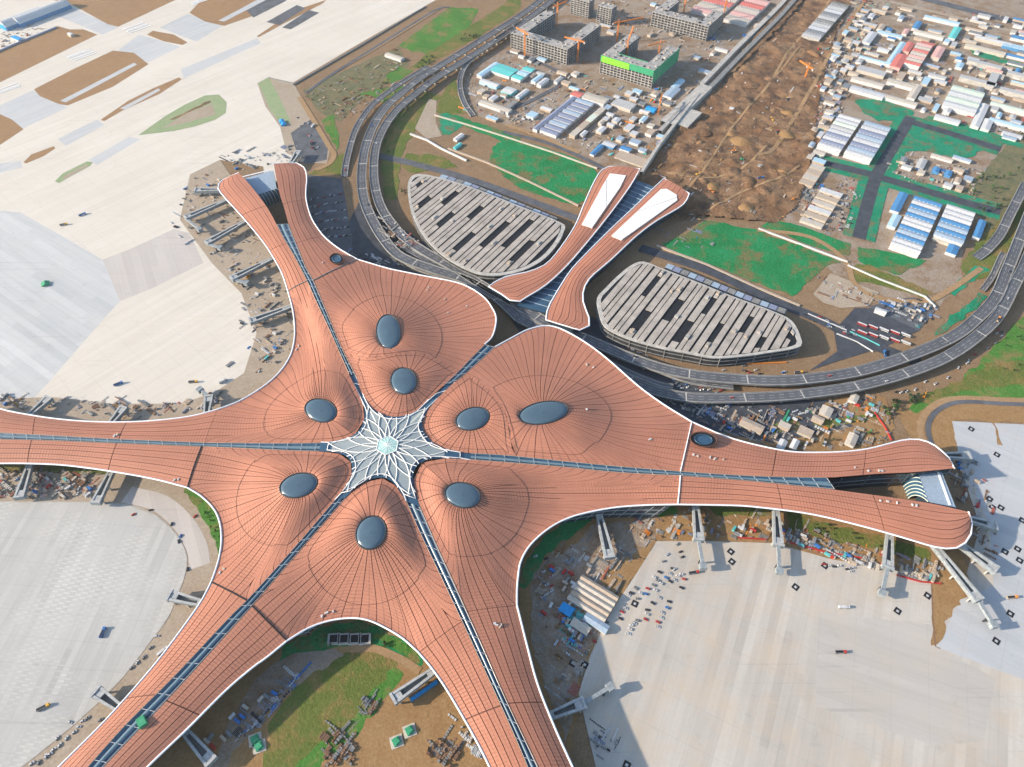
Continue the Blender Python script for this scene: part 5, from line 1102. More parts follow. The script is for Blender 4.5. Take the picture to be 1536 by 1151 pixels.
SHEDS = [
 (Z1(150, 740), 9, 135, 'long narrow slate roof left of the dormitory rows', 'p_slate', 'p_white', 6), (Z1(365, 545), 20, 18, 'red roofed gatehouse at the head of the dormitories', 'p_roofred', 'p_white', 6), (Z1(432, 560), 46, 22, 'long cream roof behind the dormitories', 'p_cream', 'p_white', 7),
 (Z1(110, 665), 16, 18, 'small light blue flat-ended shed left of the dormitories', 'p_lightblue', 'p_white', 5), (Z1(140, 465), 10, 30, 'left of two pale ridge roofs in the left camp', 'p_lightblue', 'p_white', 6), (Z1(172, 485), 10, 30, 'right of two pale ridge roofs in the left camp', 'p_silver', 'p_white', 6),
 (Z1(50, 555), 9, 34, 'narrow white shed at the front of the left camp', 'p_white', 'p_lightblue', 5), (Z2(1285, 430), 12, 62, 'long blue-white wing on the left edge of the left camp', 'p_lightblue', 'p_white', 6), (Z2(1360, 405), 46, 34, 'wide turquoise roof in the middle of the left camp', 'p_turquoise', 'p_white', 6),
 (Z2(1300, 468), 40, 12, 'white hall facing the court of the left camp', 'p_white', 'p_lightblue', 6), (Z2(1425, 525), 22, 22, 'small white pavilion in the court of the left camp', 'p_white', 'p_turquoise', 5), (Z2(1295, 590), 66, 14, 'cream row along the lower side of the left camp', 'p_cream', 'p_white', 5),
 (Z2(1420, 640), 9, 46, 'dark flat canopy beside the left camp gate', 'concdark', 'p_grey', 4), (Z1(478, 885), 8, 34, 'narrow blue shed on the track above the field', 'p_roofblue', 'p_white', 4), (Z1(650, 855), 18, 12, 'small blue roof on the concrete slab', 'p_roofblue', 'p_white', 5),
 (Z1(798, 625), 18, 12, 'bright blue cabin by the small orange crane', 'p_brightblue', 'p_brightblue', 5), (Z1(898, 548), 18, 40, 'grey-blue long shed right of the green-netted block', 'p_steel', 'p_white', 5), (Z1(945, 500), 12, 38, 'pale blue long shed right of the green-netted block', 'p_lightblue', 'p_white', 5),
 (Z1(600, 598), 40, 24, 'flat grey workshop below the green-netted block', 'p_roofgrey', 'p_cream', 6), (Z1(548, 830), 22, 14, 'small white and blue cabin below the dormitory blocks', 'p_silver', 'p_roofblue', 4),
 (Z0(762, 378), 20, 62, 'long red roofed shed left of the striped red warehouse', 'p_roofred', 'p_pink', 7), (Z0(832, 290), 14, 46, 'red roofed shed behind the striped red warehouse', 'p_roofred', 'p_pink', 6), (Z0(930, 262), 26, 26, 'bright red and white shed at the top of the red group', 'p_roofred', 'p_white', 7), (Z0(1000, 325), 16, 55, 'pink roofed shed right of the striped red warehouse', 'p_pink', 'p_cream', 7),
 (Z0(585, 328), 66, 9, 'light blue front wing of the blue court left of the red group', 'p_lightblue', 'p_white', 6), (Z0(742, 358), 12, 108, 'light blue right wing of the blue court left of the red group', 'p_lightblue', 'p_white', 6), (Z0(690, 186), 50, 14, 'light blue back wing of the blue court', 'p_lightblue', 'p_white', 6), (Z0(602, 240), 16, 58, 'pale left wing of the blue court', 'p_silver', 'p_white', 6), (Z0(690, 285), 22, 14, 'white hut inside the blue court', 'p_white', 'p_white', 4),
 (Z0(540, 452), 60, 14, 'cream ridge roof below the blue court', 'p_cream', 'p_white', 6), (Z0(530, 512), 62, 18, 'pale long roof nearest the teal verge', 'p_silver', 'p_white', 6), (Z0(572, 400), 52, 20, 'grey flat roof behind the cream ridge', 'p_roofgrey', 'p_cream', 6), (Z0(728, 560), 58, 14, 'cream long roof of the court below the red group', 'p_cream', 'p_white', 6), (Z0(745, 470), 54, 18, 'white long roof below the red group', 'p_cream', 'p_white', 6), (Z0(862, 560), 14, 60, 'cream side wing of the court below the red group', 'p_cream', 'p_white', 6),
 (Z0(1020, 672), 42, 12, 'pale front wing of the court before the green-white warehouse', 'p_silver', 'p_white', 6), (Z0(1228, 720), 14, 92, 'white side wing of the court before the green-white warehouse', 'p_white', 'p_white', 6), (Z0(1068, 640), 12, 42, 'white left wing of the court before the green-white warehouse', 'p_white', 'p_silver', 6),
 (Z0(1340, 600), 80, 14, 'pale green long roof at the right edge behind the car park', 'p_palegreen', 'p_white', 6), (Z0(1335, 690), 76, 12, 'pale blue long roof at the right edge above the cars', 'p_lightblue', 'p_white', 6), (Z0(1285, 738), 14, 40, 'white hut row left of the far car park', 'p_white', 'p_white', 5),
 (Z0(960, 96), 72, 12, 'light blue back wing of the far top compound', 'p_lightblue', 'p_white', 6), (Z0(1098, 215), 14, 62, 'turquoise right wing of the far top compound', 'p_turquoise', 'p_white', 6), (Z0(900, 180), 60, 12, 'cream front wing of the far top compound', 'p_cream', 'p_white', 6), (Z0(890, 160), 12, 40, 'blue left wing of the far top compound', 'p_roofblue', 'p_white', 6),
 (Z0(1250, 215), 70, 14, 'white long roof of the right top compound, further one', 'p_white', 'p_cream', 6), (Z0(1195, 262), 76, 14, 'cream long roof of the right top compound, nearer one', 'p_cream', 'p_cream', 6), (Z0(1410, 262), 52, 18, 'light blue flat hall at the right edge, top', 'p_lightblue', 'p_roofblue', 6), (Z0(1460, 215), 46, 16, 'blue hall at the right edge, top corner', 'p_roofblue', 'p_white', 6), (Z0(1420, 315), 46, 12, 'blue and white row on the right edge', 'p_roofblue', 'p_white', 5),
 (Z3(765, 132), 13, 56, 'long blue shed left of the striped blue warehouse', 'p_roofblue', 'p_white', 5), (Z3(748, 222), 12, 34, 'short pale blue shed left of the striped blue warehouse', 'p_lightblue', 'p_white', 5), (Z3(1240, 285), 10, 48, 'slim blue and white shed right of the smaller warehouse', 'p_roofblue', 'p_white', 5), (Z3(1085, 375), 14, 22, 'small blue shed below the smaller warehouse', 'p_roofblue', 'p_white', 5), (Z3(1010, 300), 26, 12, 'cream hut in the yard before the blue roof', 'p_cream', 'p_cream', 4),
 (Z0(1000, 895), 34, 9, 'cream hut inside the walled square compound', 'p_cream', 'p_white', 4), (Z0(1125, 905), 28, 9, 'blue-roofed hut inside the walled square compound', 'p_steel', 'p_white', 4), (Z0(1005, 985), 10, 16, 'left blue tank shed in the square compound', 'p_roofblue', 'p_roofblue', 4), (Z0(1075, 1005), 10, 16, 'right blue tank shed in the square compound', 'p_roofblue', 'p_roofblue', 4), (Z0(910, 960), 12, 30, 'grey shed on the left of the square compound', 'p_roofgrey', 'p_cream', 4),
 (Z4(440, 300), 24, 8, 'blue roofed cabin at the end of the cream cabins', 'p_steel', 'p_white', 4.5), (Z4(365, 330), 18, 8, 'cream hut left of the blue cabin by the apron', 'p_cream', 'p_white', 4), (Z4(300, 245), 12, 9, 'bright blue tarpaulin hut by the cabins', 'p_brightblue', 'p_roofblue', 4), (Z3(675, 715), 14, 9, 'white office in the dark bus yard', 'p_white', 'p_white', 4),
 (Z2(755, 315), 42, 12, 'cream shed on the verge between apron and ring road', 'p_cream', 'p_white', 5), (Z2(1150, 800), 8, 22, 'white shelter beside the teal netting', 'p_white', 'p_white', 4), (Z2(1150, 850), 6, 18, 'turquoise container in the sand pit', 'p_turquoise', 'p_turquoise', 3.5),
 (Z6(1340, 290), 26, 12, 'yellow-floored hut right of the roof opening', 'p_tan', 'p_cream', 4), (Z7(110, 425), 8, 14, 'grey hut close above the right concourse, left one', 'p_silver', 'p_white', 4), (Z7(185, 425), 7, 14, 'white hut close above the right concourse, right one', 'p_white', 'p_white', 4), (Z7(505, 400), 10, 18, 'white cabin in the yard above the right concourse', 'p_cream', 'p_white', 4)]
for q in SHEDS: shed(q[0], q[1], q[2], q[3], q[4], q[5], q[6], flat=('flat' in q[3]))
def packed(poly, n, wh, roofs, smax=34):
    got = []
    for _ in range(n * 6):
        px, py = rnd_in(poly); lb, la = rng.uniform(10, smax), rng.uniform(7, 13)
        if rng.random() < .45: lb, la = la, lb
        p = toL(U(px, py, 5))
        if any(p[0] < g[0] + g[2] + 2 and g[0] < p[0] + lb + 2 and p[1] < g[1] + g[3] + 2 and g[1] < p[1] + la + 2 for g in TAKEN): continue
        TAKEN.append((p[0], p[1], lb, la)); got.append(1); rc = rng.choice(roofs)
        shed((px, py), lb, la, f'small {RN.get(rc, rc)} roofed shed packed {wh}', 'p_' + rc, rng.choice(['p_white', 'p_cream', 'p_tan']), rng.uniform(3.5, 5.5), 1.1, group='small sheds packed ' + wh, flat=rng.random() < .4)
        if len(got) >= n: break
TAKEN = []
for o_ in list(S.objects):
    if o_.parent is None and o_.name.split('.')[0] in ('shed', 'warehouse', 'concrete_block'):
        w_ = [c for c in o_.children if c.name.startswith(('wall', 'core'))]
        if w_:
            mx = max(v.co.x for c in w_ for v in c.data.vertices); my = max(v.co.y for c in w_ for v in c.data.vertices); p = toL((o_.location.x, o_.location.y)); TAKEN.append((p[0], p[1], mx, my))
RN = {'roofgrey': 'pale grey', 'roofblue': 'blue', 'lightblue': 'light blue', 'steel': 'steel blue'}
RC = ['cream', 'tan', 'white', 'silver', 'roofgrey', 'lightblue', 'tan', 'grey', 'steel']
packed([(1300, 5), (1536, 30), (1536, 215), (1380, 172), (1292, 140), (1280, 80)], 85, 'between the far compound roofs', RC + ['roofblue', 'pink'])
packed([(1225, 150), (1250, 60), (1300, 0), (1300, 60), (1262, 150), (1232, 225), (1205, 300), (1208, 240)], 45, 'along the strip beside the excavation', RC, 20)
packed([(840, 0), (1180, -20), (1110, 70), (1050, 112), (1000, 60), (880, 60)], 16, 'around the far concrete blocks', RC, 28)
packed([(700, 120), (770, 70), (900, 110), (960, 140), (1010, 140), (985, 225), (930, 235), (850, 205), (720, 175)], 44, 'around the dormitory rows', RC, 22)
packed([(1335, 230), (1450, 258), (1450, 292), (1340, 262)], 8, 'inside the walled square compound', RC, 16)
packed([(1150, 615), (1300, 590), (1335, 640), (1250, 668), (1130, 655)], 5, 'in the yards above the right concourse', ['cream', 'tan', 'white', 'roofgrey'], 16)
# grey courtyard blocks at the right edge
for L0, nm in (((1165, 445), 'left'), ((1395, 515), 'right')):
    for (dx, dy, lb, la, part) in ((0, 0, 64, 12, 'front'), (45, -95, 62, 12, 'back'), (150, 45, 14, 60, 'side')):
        shed(Z0(L0[0] + dx, L0[1] + dy), lb, la, f'{part} wing of the {nm} grey flat-roofed court near the right edge', 'p_roofgrey', 'concrete', 8, flat=True)
# hangars top left
for i, (c, nm) in enumerate((((-10, 150), 'left'), ((70, 130), 'middle'), ((150, 100), 'right'))):
    p = toL(U(c[0] * .2606, c[1] * .2606, 4)); x, y = toW(*p); t = root('hangar', f'{nm} white vaulted hangar with blue end wall in the top left corner', 'hangar', (x, y, 0), GROT)
    b = MB(); barrel(b, -2, 33, .5, 90, 8, 9, 'a', 10); add('roof', b.mesh('roof', 'p_white', True), t)
    b = MB(); b.box(0, 31, 1, 89, 0, 8); add('wall', b.mesh('wall', 'p_roofblue'), t)
    b = MB(); b.box(3, 28, .2, 1.2, 0, 11); add('door', b.mesh('door', 'p_brightblue'), t)
shed((62 * .2606, 215 * .2606), 26, 10, 'blue roofed hall in front of the hangars', 'p_brightblue', 'p_white', 5)
shed((385 * .2606, 195 * .2606), 12, 8, 'lone white hut on the sand beyond the runway', 'p_white', 'p_cream', 5)
wallrun('boundary_wall', [(-20, 84), (20, 66), (84, 40)], 3, 3, 'p_slate', 'slate blue wall below the hangars in the top left corner', 'wall')
# concrete rail box and cut beside the excavation
for px_, wd, hh, mt, lb in (([(1000, 184), (1030, 156), (1060, 128)], 24, 9, 'concrete', 'wide concrete tunnel roof ending at the excavation'), ([(1052, 126), (1100, 76), (1160, 18), (1215, -40)], 9, 7, 'concrete', 'left concrete beam of the rail corridor'), ([(1066, 130), (1114, 80), (1172, 22), (1226, -40)], 9, 7, 'concdark', 'right dark beam of the rail corridor'), ([(990, 196), (1005, 180), (1032, 152)], 7, 10, 'frame', 'narrow concrete rib beside the tunnel roof')):
    wallrun('rail_structure', px_, wd, hh, mt, lb, 'rail structure')
sheet('trench', [(1082, 116), (1100, 108), (1160, 50), (1215, -10), (1240, -40), (1215, -40), (1140, 44)], 'mud', 4.2)
t = shed(Z1(905, 690), 46, 60, 'cracked concrete platform at the mouth of the tunnel', 'concrete', 'concdark', 7, flat=True, name='concrete_platform')
t = shed(Z1(620, 905), 58, 24, 'flat pale concrete slab above the left canopy tip', 'p_tan', 'concrete', 2.0, flat=True, name='concrete_slab')
# ------------------------------------------------------------------ small movable things
def car_mesh(col, L=4.6, W_=1.9):
    b = MB(); prof = [(-L / 2, .35), (-L / 2, .95), (-L * .3, 1.0), (L * .18, 1.0), (L * .47, .85), (L / 2, .6), (L / 2, .35)]
    n = len(prof); base = len(b.v)
    for s in (-1, 1): b.v += [(x, s * W_ / 2, z) for x, z in prof]
    for i in range(n): b.f.append((i, (i + 1) % n, n + (i + 1) % n, n + i)); b.mi.append(0)
    b.f.append(tuple(range(n))[::-1]); b.mi.append(0); b.f.append(tuple(range(n, 2 * n))); b.mi.append(0)
    k = len(b.v)
    for z, x0, x1, w_ in ((.98, -L * .42, L * .2, .88), (1.5, -L * .32, L * .05, .72)): b.v += [(x0, -w_, z), (x1, -w_, z), (x1, w_, z), (x0, w_, z)]
    for i in range(4): b.f.append((k + i, k + (i + 1) % 4, k + 4 + (i + 1) % 4, k + 4 + i)); b.mi.append(1)
    b.f.append((k + 4, k + 5, k + 6, k + 7)); b.mi.append(0)
    for x in (-L * .3, L * .3):
        for s in (-1, 1): b.rbox(x, s * (W_ / 2 - .05), .66, .24, 0, 0, .66, 2)
    return b.mesh('car', ['p_' + col, 'carglass', 'black'])
def truck_mesh(col, bed='p_grey', L=10.5):
    b = MB(); b.box(-L / 2, L / 2 - 2.6, -1.25, 1.25, .9, 2.4 if bed != 'p_white' else 3.4, 1, True); b.box(L / 2 - 2.4, L / 2, -1.2, 1.2, .6, 3.0, 0, True); b.box(L / 2 - .9, L / 2 + .03, -1.1, 1.1, 1.8, 2.7, 2)
    b.box(-L / 2 + .25, L / 2 - 2.9, -1.0, 1.0, 2.4, 2.45 if bed != 'p_white' else 2.4, 2)
    for x in (-L * .38, -L * .25, L * .36):
        for s in (-1.1, 1.1): b.rbox(x, s, 1.0, .4, 0, 0, 1.0, 2)
    return b.mesh('truck', ['p_' + col, bed, 'black'])
CARM = {c: car_mesh(c) for c in ('white', 'silver', 'black', 'red', 'blue', 'grey')}
CARW = ['white'] * 5 + ['silver'] * 3 + ['black'] * 3 + ['red'] * 2 + ['blue'] + ['grey'] * 2
def car(x, y, ang, where, group, z=0.0, col=None):
    c = col or rng.choice(CARW); add('car', CARM[c], None, (x, y, z), ang, f'{c} car {where}', 'car', group)
def lot_of_cars(poly, n, ang, wh):
    b = MB()
    for _ in range(n):
        x, y = U(*rnd_in(poly)); a = R(ang) + rng.gauss(0, .15); mi = rng.randrange(4); b.rbox(x, y, 4.5, 1.9, a, .5, 1.3, mi); b.rbox(x, y, 2.4, 1.6, a, 1.3, 1.85, 4, mi)
    add('parked_cars', b.mesh('parked_cars', ['p_white', 'p_silver', 'p_black', 'p_grey', 'carglass']), None, None, 0, 'many small cars ' + wh, 'cars', None, 'stuff')
for q in [(850, 60), (880, 30), (868, 78), (940, 40), (918, 62), (942, 84), (890, 95), (986, 52), (1006, 42), (966, 76), (845, 105), (812, 125), (857, 135), (800, 155), (772, 152), (718, 150), (742, 122), (755, 183), (878, 178), (840, 208), (935, 200), (925, 235), (684, 238), (664, 258), (810, 248), (808, 272), (895, 265), (890, 293), (800, 302), (870, 317), (752, 308), (735, 325), (718, 336), (712, 358), (655, 298), (870, 345), (1005, 120), (700, 385), (505, 428), (575, 315), (350, 500), (455, 495), (1020, 70), (700, 160), (955, 12)]:
    x, y = U(*Z4(*q)); car(x, y, R(-25) + rng.choice((0, math.pi)) + rng.gauss(0, .12), 'parked among others on the concrete right of the cream cabins', 'cars parked on the right apron', .2)
for q in [(905, 1085), (965, 1130), (985, 985), (925, 1045), (1000, 1030), (1010, 1060)]:
    x, y = U(*Z6(*q)); car(x, y, R(20) + rng.gauss(0, .2), 'on the apron below the second lower bridge', 'cars by the second bridge', .2)
for q in [(505, 870), (480, 885), (455, 920), (430, 950), (385, 985), (330, 985), (310, 1050), (290, 1075), (265, 1090), (345, 1025), (225, 1125), (185, 1130), (580, 880), (760, 580), (790, 550), (830, 520), (870, 465), (905, 398), (405, 895)]:
    x, y = U(*Za(*q)); car(x, y, R(48) + rng.gauss(0, .5), 'on the sand strip beside the lower left concourse', 'cars beside the lower left concourse', .2, rng.choice(['white', 'silver', 'grey', 'white']))
for q in [(1030, 970), (1040, 940), (990, 870), (870, 790), (1080, 1130), (1125, 825), (770, 815)]:
    x, y = U(*Z8(*q)); car(x, y, rng.uniform(0, 6), 'near the curved kerb right of the striped apron', 'cars near the curved kerb', .2)
for i in range(6):                                            # car park tucked beside the upper left concourse
    P = np.array([U(*q) for q in ([(463, 300), (512, 292)], [(466, 311), (514, 303)], [(470, 322), (517, 315)], [(476, 334), (520, 328)], [(484, 345), (523, 341)], [(494, 356), (526, 354)])[i]])
    for k, p in enumerate(resample(P, 15)):
        if rng.random() < .8: car(p[0] + rng.gauss(0, .4), p[1] + rng.gauss(0, 1), R(60) + rng.gauss(0, .1), 'in the packed car park right of the upper left concourse', 'cars in the packed car park', .25)
for at, tot in ROADS[:8]:
    s = rng.uniform(10, 60)
    while s < tot - 12:
        x, y, h, a = at(s); o_ = rng.choice((-3.5, 0, 3.5)) if tot > 400 else 0
        if tot > 300: car(x - math.sin(a) * o_, y + math.cos(a) * o_, a, 'driving on the elevated ring road', 'cars on the ring road', h + .05)
        s += rng.uniform(110, 300)
for poly, n, ang, wh, gr in (([(1000, 560), (1095, 572), (1090, 590), (1010, 586)], 34, 20, 'parked under the ring road right of the terminal', 'cars under the ring road'), ([(1060, 600), (1180, 612), (1240, 606), (1300, 598), (1310, 604), (1200, 622), (1070, 612)], 40, 10, 'in the long queue on the dirt road below the ring road', 'cars on the dirt road'),
                             ([(1330, 592), (1420, 560), (1480, 520), (1500, 490), (1510, 500), (1470, 545), (1400, 580), (1340, 602)], 18, 35, 'on the lower road outside the ring road bend', 'cars outside the bend'), ([(1490, 180), (1536, 190), (1536, 212), (1470, 196), (1460, 186)], 40, 60, 'in the far car park at the right edge', 'cars in the far car park'),
                             ([(1262, 300), (1284, 285), (1276, 340), (1258, 350)], 24, -30, 'parked in the strip beside the container rows', 'cars beside the container rows'), ([(800, 830), (870, 840), (850, 860), (820, 900), (800, 880)], 12, 30, 'in the dusty yard at the inner bend', 'cars in the dusty yard'), ([(900, 505), (1000, 545), (990, 552), (890, 520)], 12, -20, 'on the service road below the right garage', 'cars below the right garage'),
                             ([(1195, 458), (1230, 476), (1290, 500), (1280, 508), (1210, 478)], 16, -30, 'on the road beside the right garage end', 'cars at the garage end'), ([(1085, 545), (1190, 560), (1180, 566), (1085, 556)], 10, 5, 'on the strip between right garage and ring road', 'cars between garage and ring road'), ([(0, 706), (140, 712), (130, 745), (0, 745)], 16, 70, 'among the supplies below the left concourse', 'cars below the left concourse'), ([(1236, 560 + 283), (1300, 855), (1295, 862), (1230, 850)], 9, 0, 'in the row under the third lower bridge', 'cars under the third bridge'), ([(445, 170), (470, 190), (490, 225), (470, 235), (450, 215)], 10, 70, 'in the service yard behind the upper left tip', 'cars in the service yard'), ([(640, 385), (720, 425), (700, 425), (630, 392)], 14, -30, 'on the lower road between terminal and left garage', 'cars below the left garage')):
    if wh.startswith(('in the far', 'parked in the strip', 'in the long queue')):
        lot_of_cars(poly, n, ang, wh); continue
    for _ in range(n):
        x, y = U(*rnd_in(poly)); car(x, y, R(ang) + rng.choice((0, math.pi)) + rng.gauss(0, .15), wh, gr, .35)
TRM = {(c, d): truck_mesh(c, d) for c, d in (('red', 'p_grey'), ('blue', 'p_blue'), ('white', 'p_white'), ('orange', 'p_tan'), ('yellow', 'p_grey'))}
TRW = list(TRM)
for i, (x_, y_, a_, wh) in enumerate(((124, 323, 40, 'on the cream apron, right of its companion'), (96, 338, 20, 'alone on the cream apron above the grey slabs'), (470, 190, 70, 'behind the upper left tip'), (467, 216, 80, 'in the service yard by the dirt road'), (1497, 480, 50, 'on the ring road bend'), (1327, 532, 80, 'at the corner of the bus yard'), (1197, 560, 5, 'beside the ring road below the garage'), (1265, 912, 0, 'alone on the right apron'), (1260, 979, 0, 'further down on the right apron'), (1517, 897, 5, 'right of the long slanting bridge'), (155, 950, 85, 'alone on the striped apron'), (66, 1062, 30, 'on the striped apron near the lower concourse'), (245, 978, 50, 'tucked beside the lower left concourse'), (1165, 200, 60, 'in the excavation'), (1100, 230, 30, 'deep in the excavation'), (1140, 270, 10, 'near the lower end of the excavation'), (1180, 150, 70, 'on the dirt bank of the excavation'), (730, 130, 20, 'in the left camp'), (1040, 860, 10, 'near the parked cars'), (640, 130, 50, 'by the verge'), (178, 577, 30, 'on the cream apron above the left concourse'), (290, 574, 5, 'at the corner of the upper left apron'), (335, 573, 40, 'near the concave upper left edge'))):
    c, d = TRW[(i * 3 + 1) % len(TRW)]; x, y = U(x_, y_); zt = .25
    if 60 < x and 1100 <= x_ <= 1185 and 140 < y_ < 280: zt = max(.1, mudz(x, y))
    if (x_, y_) == (1497, 480): zt = 9.25; x, y = U(x_, y_, 9.2)
    add('truck', TRM[(c, d)], None, (x, y, zt), R(a_), f'{c} truck {wh}', 'truck')
# red and white coaches in the bus yard
for i in range(10):
    f = i / 9; x, y = U(*Z3(600 + 250 * (i % 5) / 4 + (i // 5) * 0, 800 + 60 * (i % 5) / 4 + (i // 5) * 45)); c = ('red', 'red', 'white', 'red', 'white')[i % 5]
    b = MB(); b.box(-6, 6, -1.3, 1.3, .5, 3.2, 0, True); b.box(-5.6, 5.9, -1.33, 1.33, 1.7, 2.6, 1); b.box(-5.8, 5.8, -1.1, 1.1, 3.2, 3.4, 2)
    for xx in (-3.8, 3.8):
        for s in (-1.1, 1.1): b.rbox(xx, s, 1.0, .4, 0, 0, 1, 3)
    add('coach', b.mesh('coach', ['p_' + c, 'carglass', 'p_white', 'black']), None, (x, y, .4), GROT, f'{c} coach parked in the {"further" if i < 5 else "nearer"} row of the bus yard', 'coach', 'coaches in the bus yard')
# black square pit frames on the aprons
bm_ = MB(); bm_.box(-3, 3, -3, -1.4, 0, .3); bm_.box(-3, 3, 1.4, 3, 0, .3); bm_.box(-3, -1.4, -1.39, 1.39, 0, .3); bm_.box(1.4, 3, -1.39, 1.39, 0, .3); bm_.box(-.9, .9, -.9, .9, 0, .22, 1)
PITM = bm_.mesh('pit_frame', ['black', 'p_silver'])
for q in [(1193, 881), (1391, 894), (1346, 917), (1515, 921), (1494, 962), (1237, 849), (1096, 828), (1097.5, 843), (1456.5, 644), (1495, 682.5), (1484, 749), (1488, 761), (1501, 762), (1533, 781), (1507, 828), (1526, 824), (1529, 841), (859, 995), (877, 997.5), (952, 906), (940, 1148)]:
    x, y = U(*q); add('pit_frame', PITM, None, (x, y, .33), R(45 if q[0] > 1000 else 60), 'black square pit frame set in the apron concrete', 'pit frame', 'black pit frames on the right apron')
# stacked containers and cabins
bc = {}
for c in ('red', 'blue', 'white', 'green', 'orange', 'cream', 'grey', 'brightblue', 'teal', 'tan'):
    b = MB(); b.box(-3, 3, -1.22, 1.22, 0, 2.6)
    for i in range(10): b.box(-2.9 + i * .6, -2.6 + i * .6, -1.28, 1.28, .15, 2.45)
    b.box(3.0, 3.05, -1.1, 1.1, .1, 2.5); bc[c] = b.mesh('container', 'p_' + c)
CONT = [([(2, 708), (60, 712), (130, 715), (138, 745), (60, 748), (0, 746)], 22, 'among the supplies below the left concourse'), ([(0, 590), (44, 600), (40, 614), (0, 610)], 8, 'by the left picture edge above the left concourse'), ([(815, 850), (880, 830), (900, 850), (870, 900), (840, 960), (815, 930)], 22, 'in the dusty yard beside the cream cabins'), ([(850, 920), (890, 930), (870, 985), (850, 970)], 20, 'in the blue and green store below the cabins'),
        ([(1140, 780), (1200, 800), (1290, 840), (1330, 850), (1300, 855), (1180, 815)], 22, 'in the fenced store between the third and fourth lower bridges'), ([(1350, 850), (1400, 865), (1400, 872), (1345, 862)], 8, 'in the red-edged store right of the fourth lower bridge'), ([(1100, 790), (1145, 797), (1145, 805), (1100, 805)], 8, 'in the small red-edged store before the third lower bridge'), ([(1070, 630), (1130, 620), (1260, 610), (1320, 600), (1330, 640), (1300, 668), (1180, 668), (1090, 650)], 34, 'in the yards above the right concourse'),
        ([(720, 150), (780, 140), (800, 175), (770, 190), (720, 175)], 12, 'around the left camp'), ([(900, 150), (985, 120), (1030, 110), (1010, 150), (960, 200), (900, 215)], 34, 'on the site between the green-netted block and the field'), ([(1230, 40), (1300, 20), (1290, 80), (1260, 110), (1225, 150), (1218, 200), (1200, 240)], 40, 'along the compound strip beside the excavation'), ([(1300, 60), (1536, 120), (1536, 190), (1440, 160), (1300, 140)], 30, 'among the sheds of the far compound'), ([(1340, 240), (1450, 262), (1460, 290), (1340, 262)], 20, 'inside the walled square compound'), ([(1330, 455), (1390, 455), (1395, 480), (1370, 485)], 14, 'in the dark yard above the coaches'), ([(300, 1120), (370, 1050), (410, 1020), (440, 1010), (380, 1080), (330, 1140)], 12, 'in the shaded strip right of the lower left concourse'),
        ([(300, 275), (330, 262), (325, 300), (300, 310)], 8, 'at the tip of the upper left concourse'), ([(360, 420), (410, 400), (430, 450), (425, 520), (395, 560), (380, 540), (392, 480)], 16, 'on the sand left of the upper left concourse'), ([(1420, 690), (1460, 690), (1470, 760), (1450, 760)], 10, 'in the shade beyond the end of the right concourse')]
for poly, n, wh in CONT:
    for i in range(n):
        x, y = U(*rnd_in(poly)); c = rng.choice(['white', 'white', 'cream', 'cream', 'tan', 'tan', 'tan', 'grey', 'grey', 'grey', 'blue', 'red', 'teal']); add('shipping_container', bc[c], None, (x, y, .35 + (i % 7) * .005), GROT + rng.choice((0, math.pi / 2)) + rng.gauss(0, .08), f'{c.replace("brightblue", "bright blue")} container {wh}', 'container', 'containers ' + wh)
x, y = U(*Z9(985, 715)); b = MB(); b.box(-14, 14, -1.6, 1.6, 0, 3); b.box(-13.8, 13.8, -1.5, 1.5, 3, 3.15, 1); add('long_container', b.mesh('long_container', ['p_roofblue', 'p_brightblue']), None, (x, y, .3), R(35), 'long bright blue container beside the sand yard bridge', 'container')
x, y = U(423, 184); 
for k, (dx, dy) in enumerate(((0, 0), (5, -9))):
    b = MB(); b.box(-4, 4, -4, 4, 0, 3); gable(b, -4, 4, -4, 4, 3, 1.6, 'a'); add('tent', b.mesh('tent', 'p_brightblue'), None, (x + dx, y + dy, .3), R(20), f'bright blue tent on the verge behind the apron, {"upper" if k == 0 else "lower"} one', 'tent')
# green covered pits in the sand yard
for k, q in enumerate([(900, 942), (825, 1005), (12, 993), (35, 1033)]):
    x, y = U(*Z9(*q)); b = MB(); b.rbox(0, 0, 11, 10, 0, 0, .5); b.rbox(0, 0, 6.5, 6.5, .2, .5, 2.0, 1); b.rbox(0, 0, 4.5, 4.5, .5, 2.0, 2.8, 1); add('covered_pit', b.mesh('covered_pit', ['p_cream', 'p_green']), None, (x, y, .3), R(20), 'round green cover on a pale plinth, ' + ('upper one in the sand yard', 'lower one in the sand yard', 'upper one by the shaded strip', 'lower one by the shaded strip')[k], 'pit cover')
for k in range(4):                                            # four dark openings under the inner bend
    x, y = U(*Z9(465 + k * 60, 418)); b = MB(); b.rbox(0, 0, 11, 10, 0, 0, 3.0); b.rbox(0, 0, 7, 7, 0, 3.0, 3.1, 1); add('ventilation_shaft', b.mesh('ventilation_shaft', ['concrete', 'black']), None, (x, y, .2), R(5), f'{ORD[k]} from the left of four square concrete shafts under the inner bend', 'shaft')
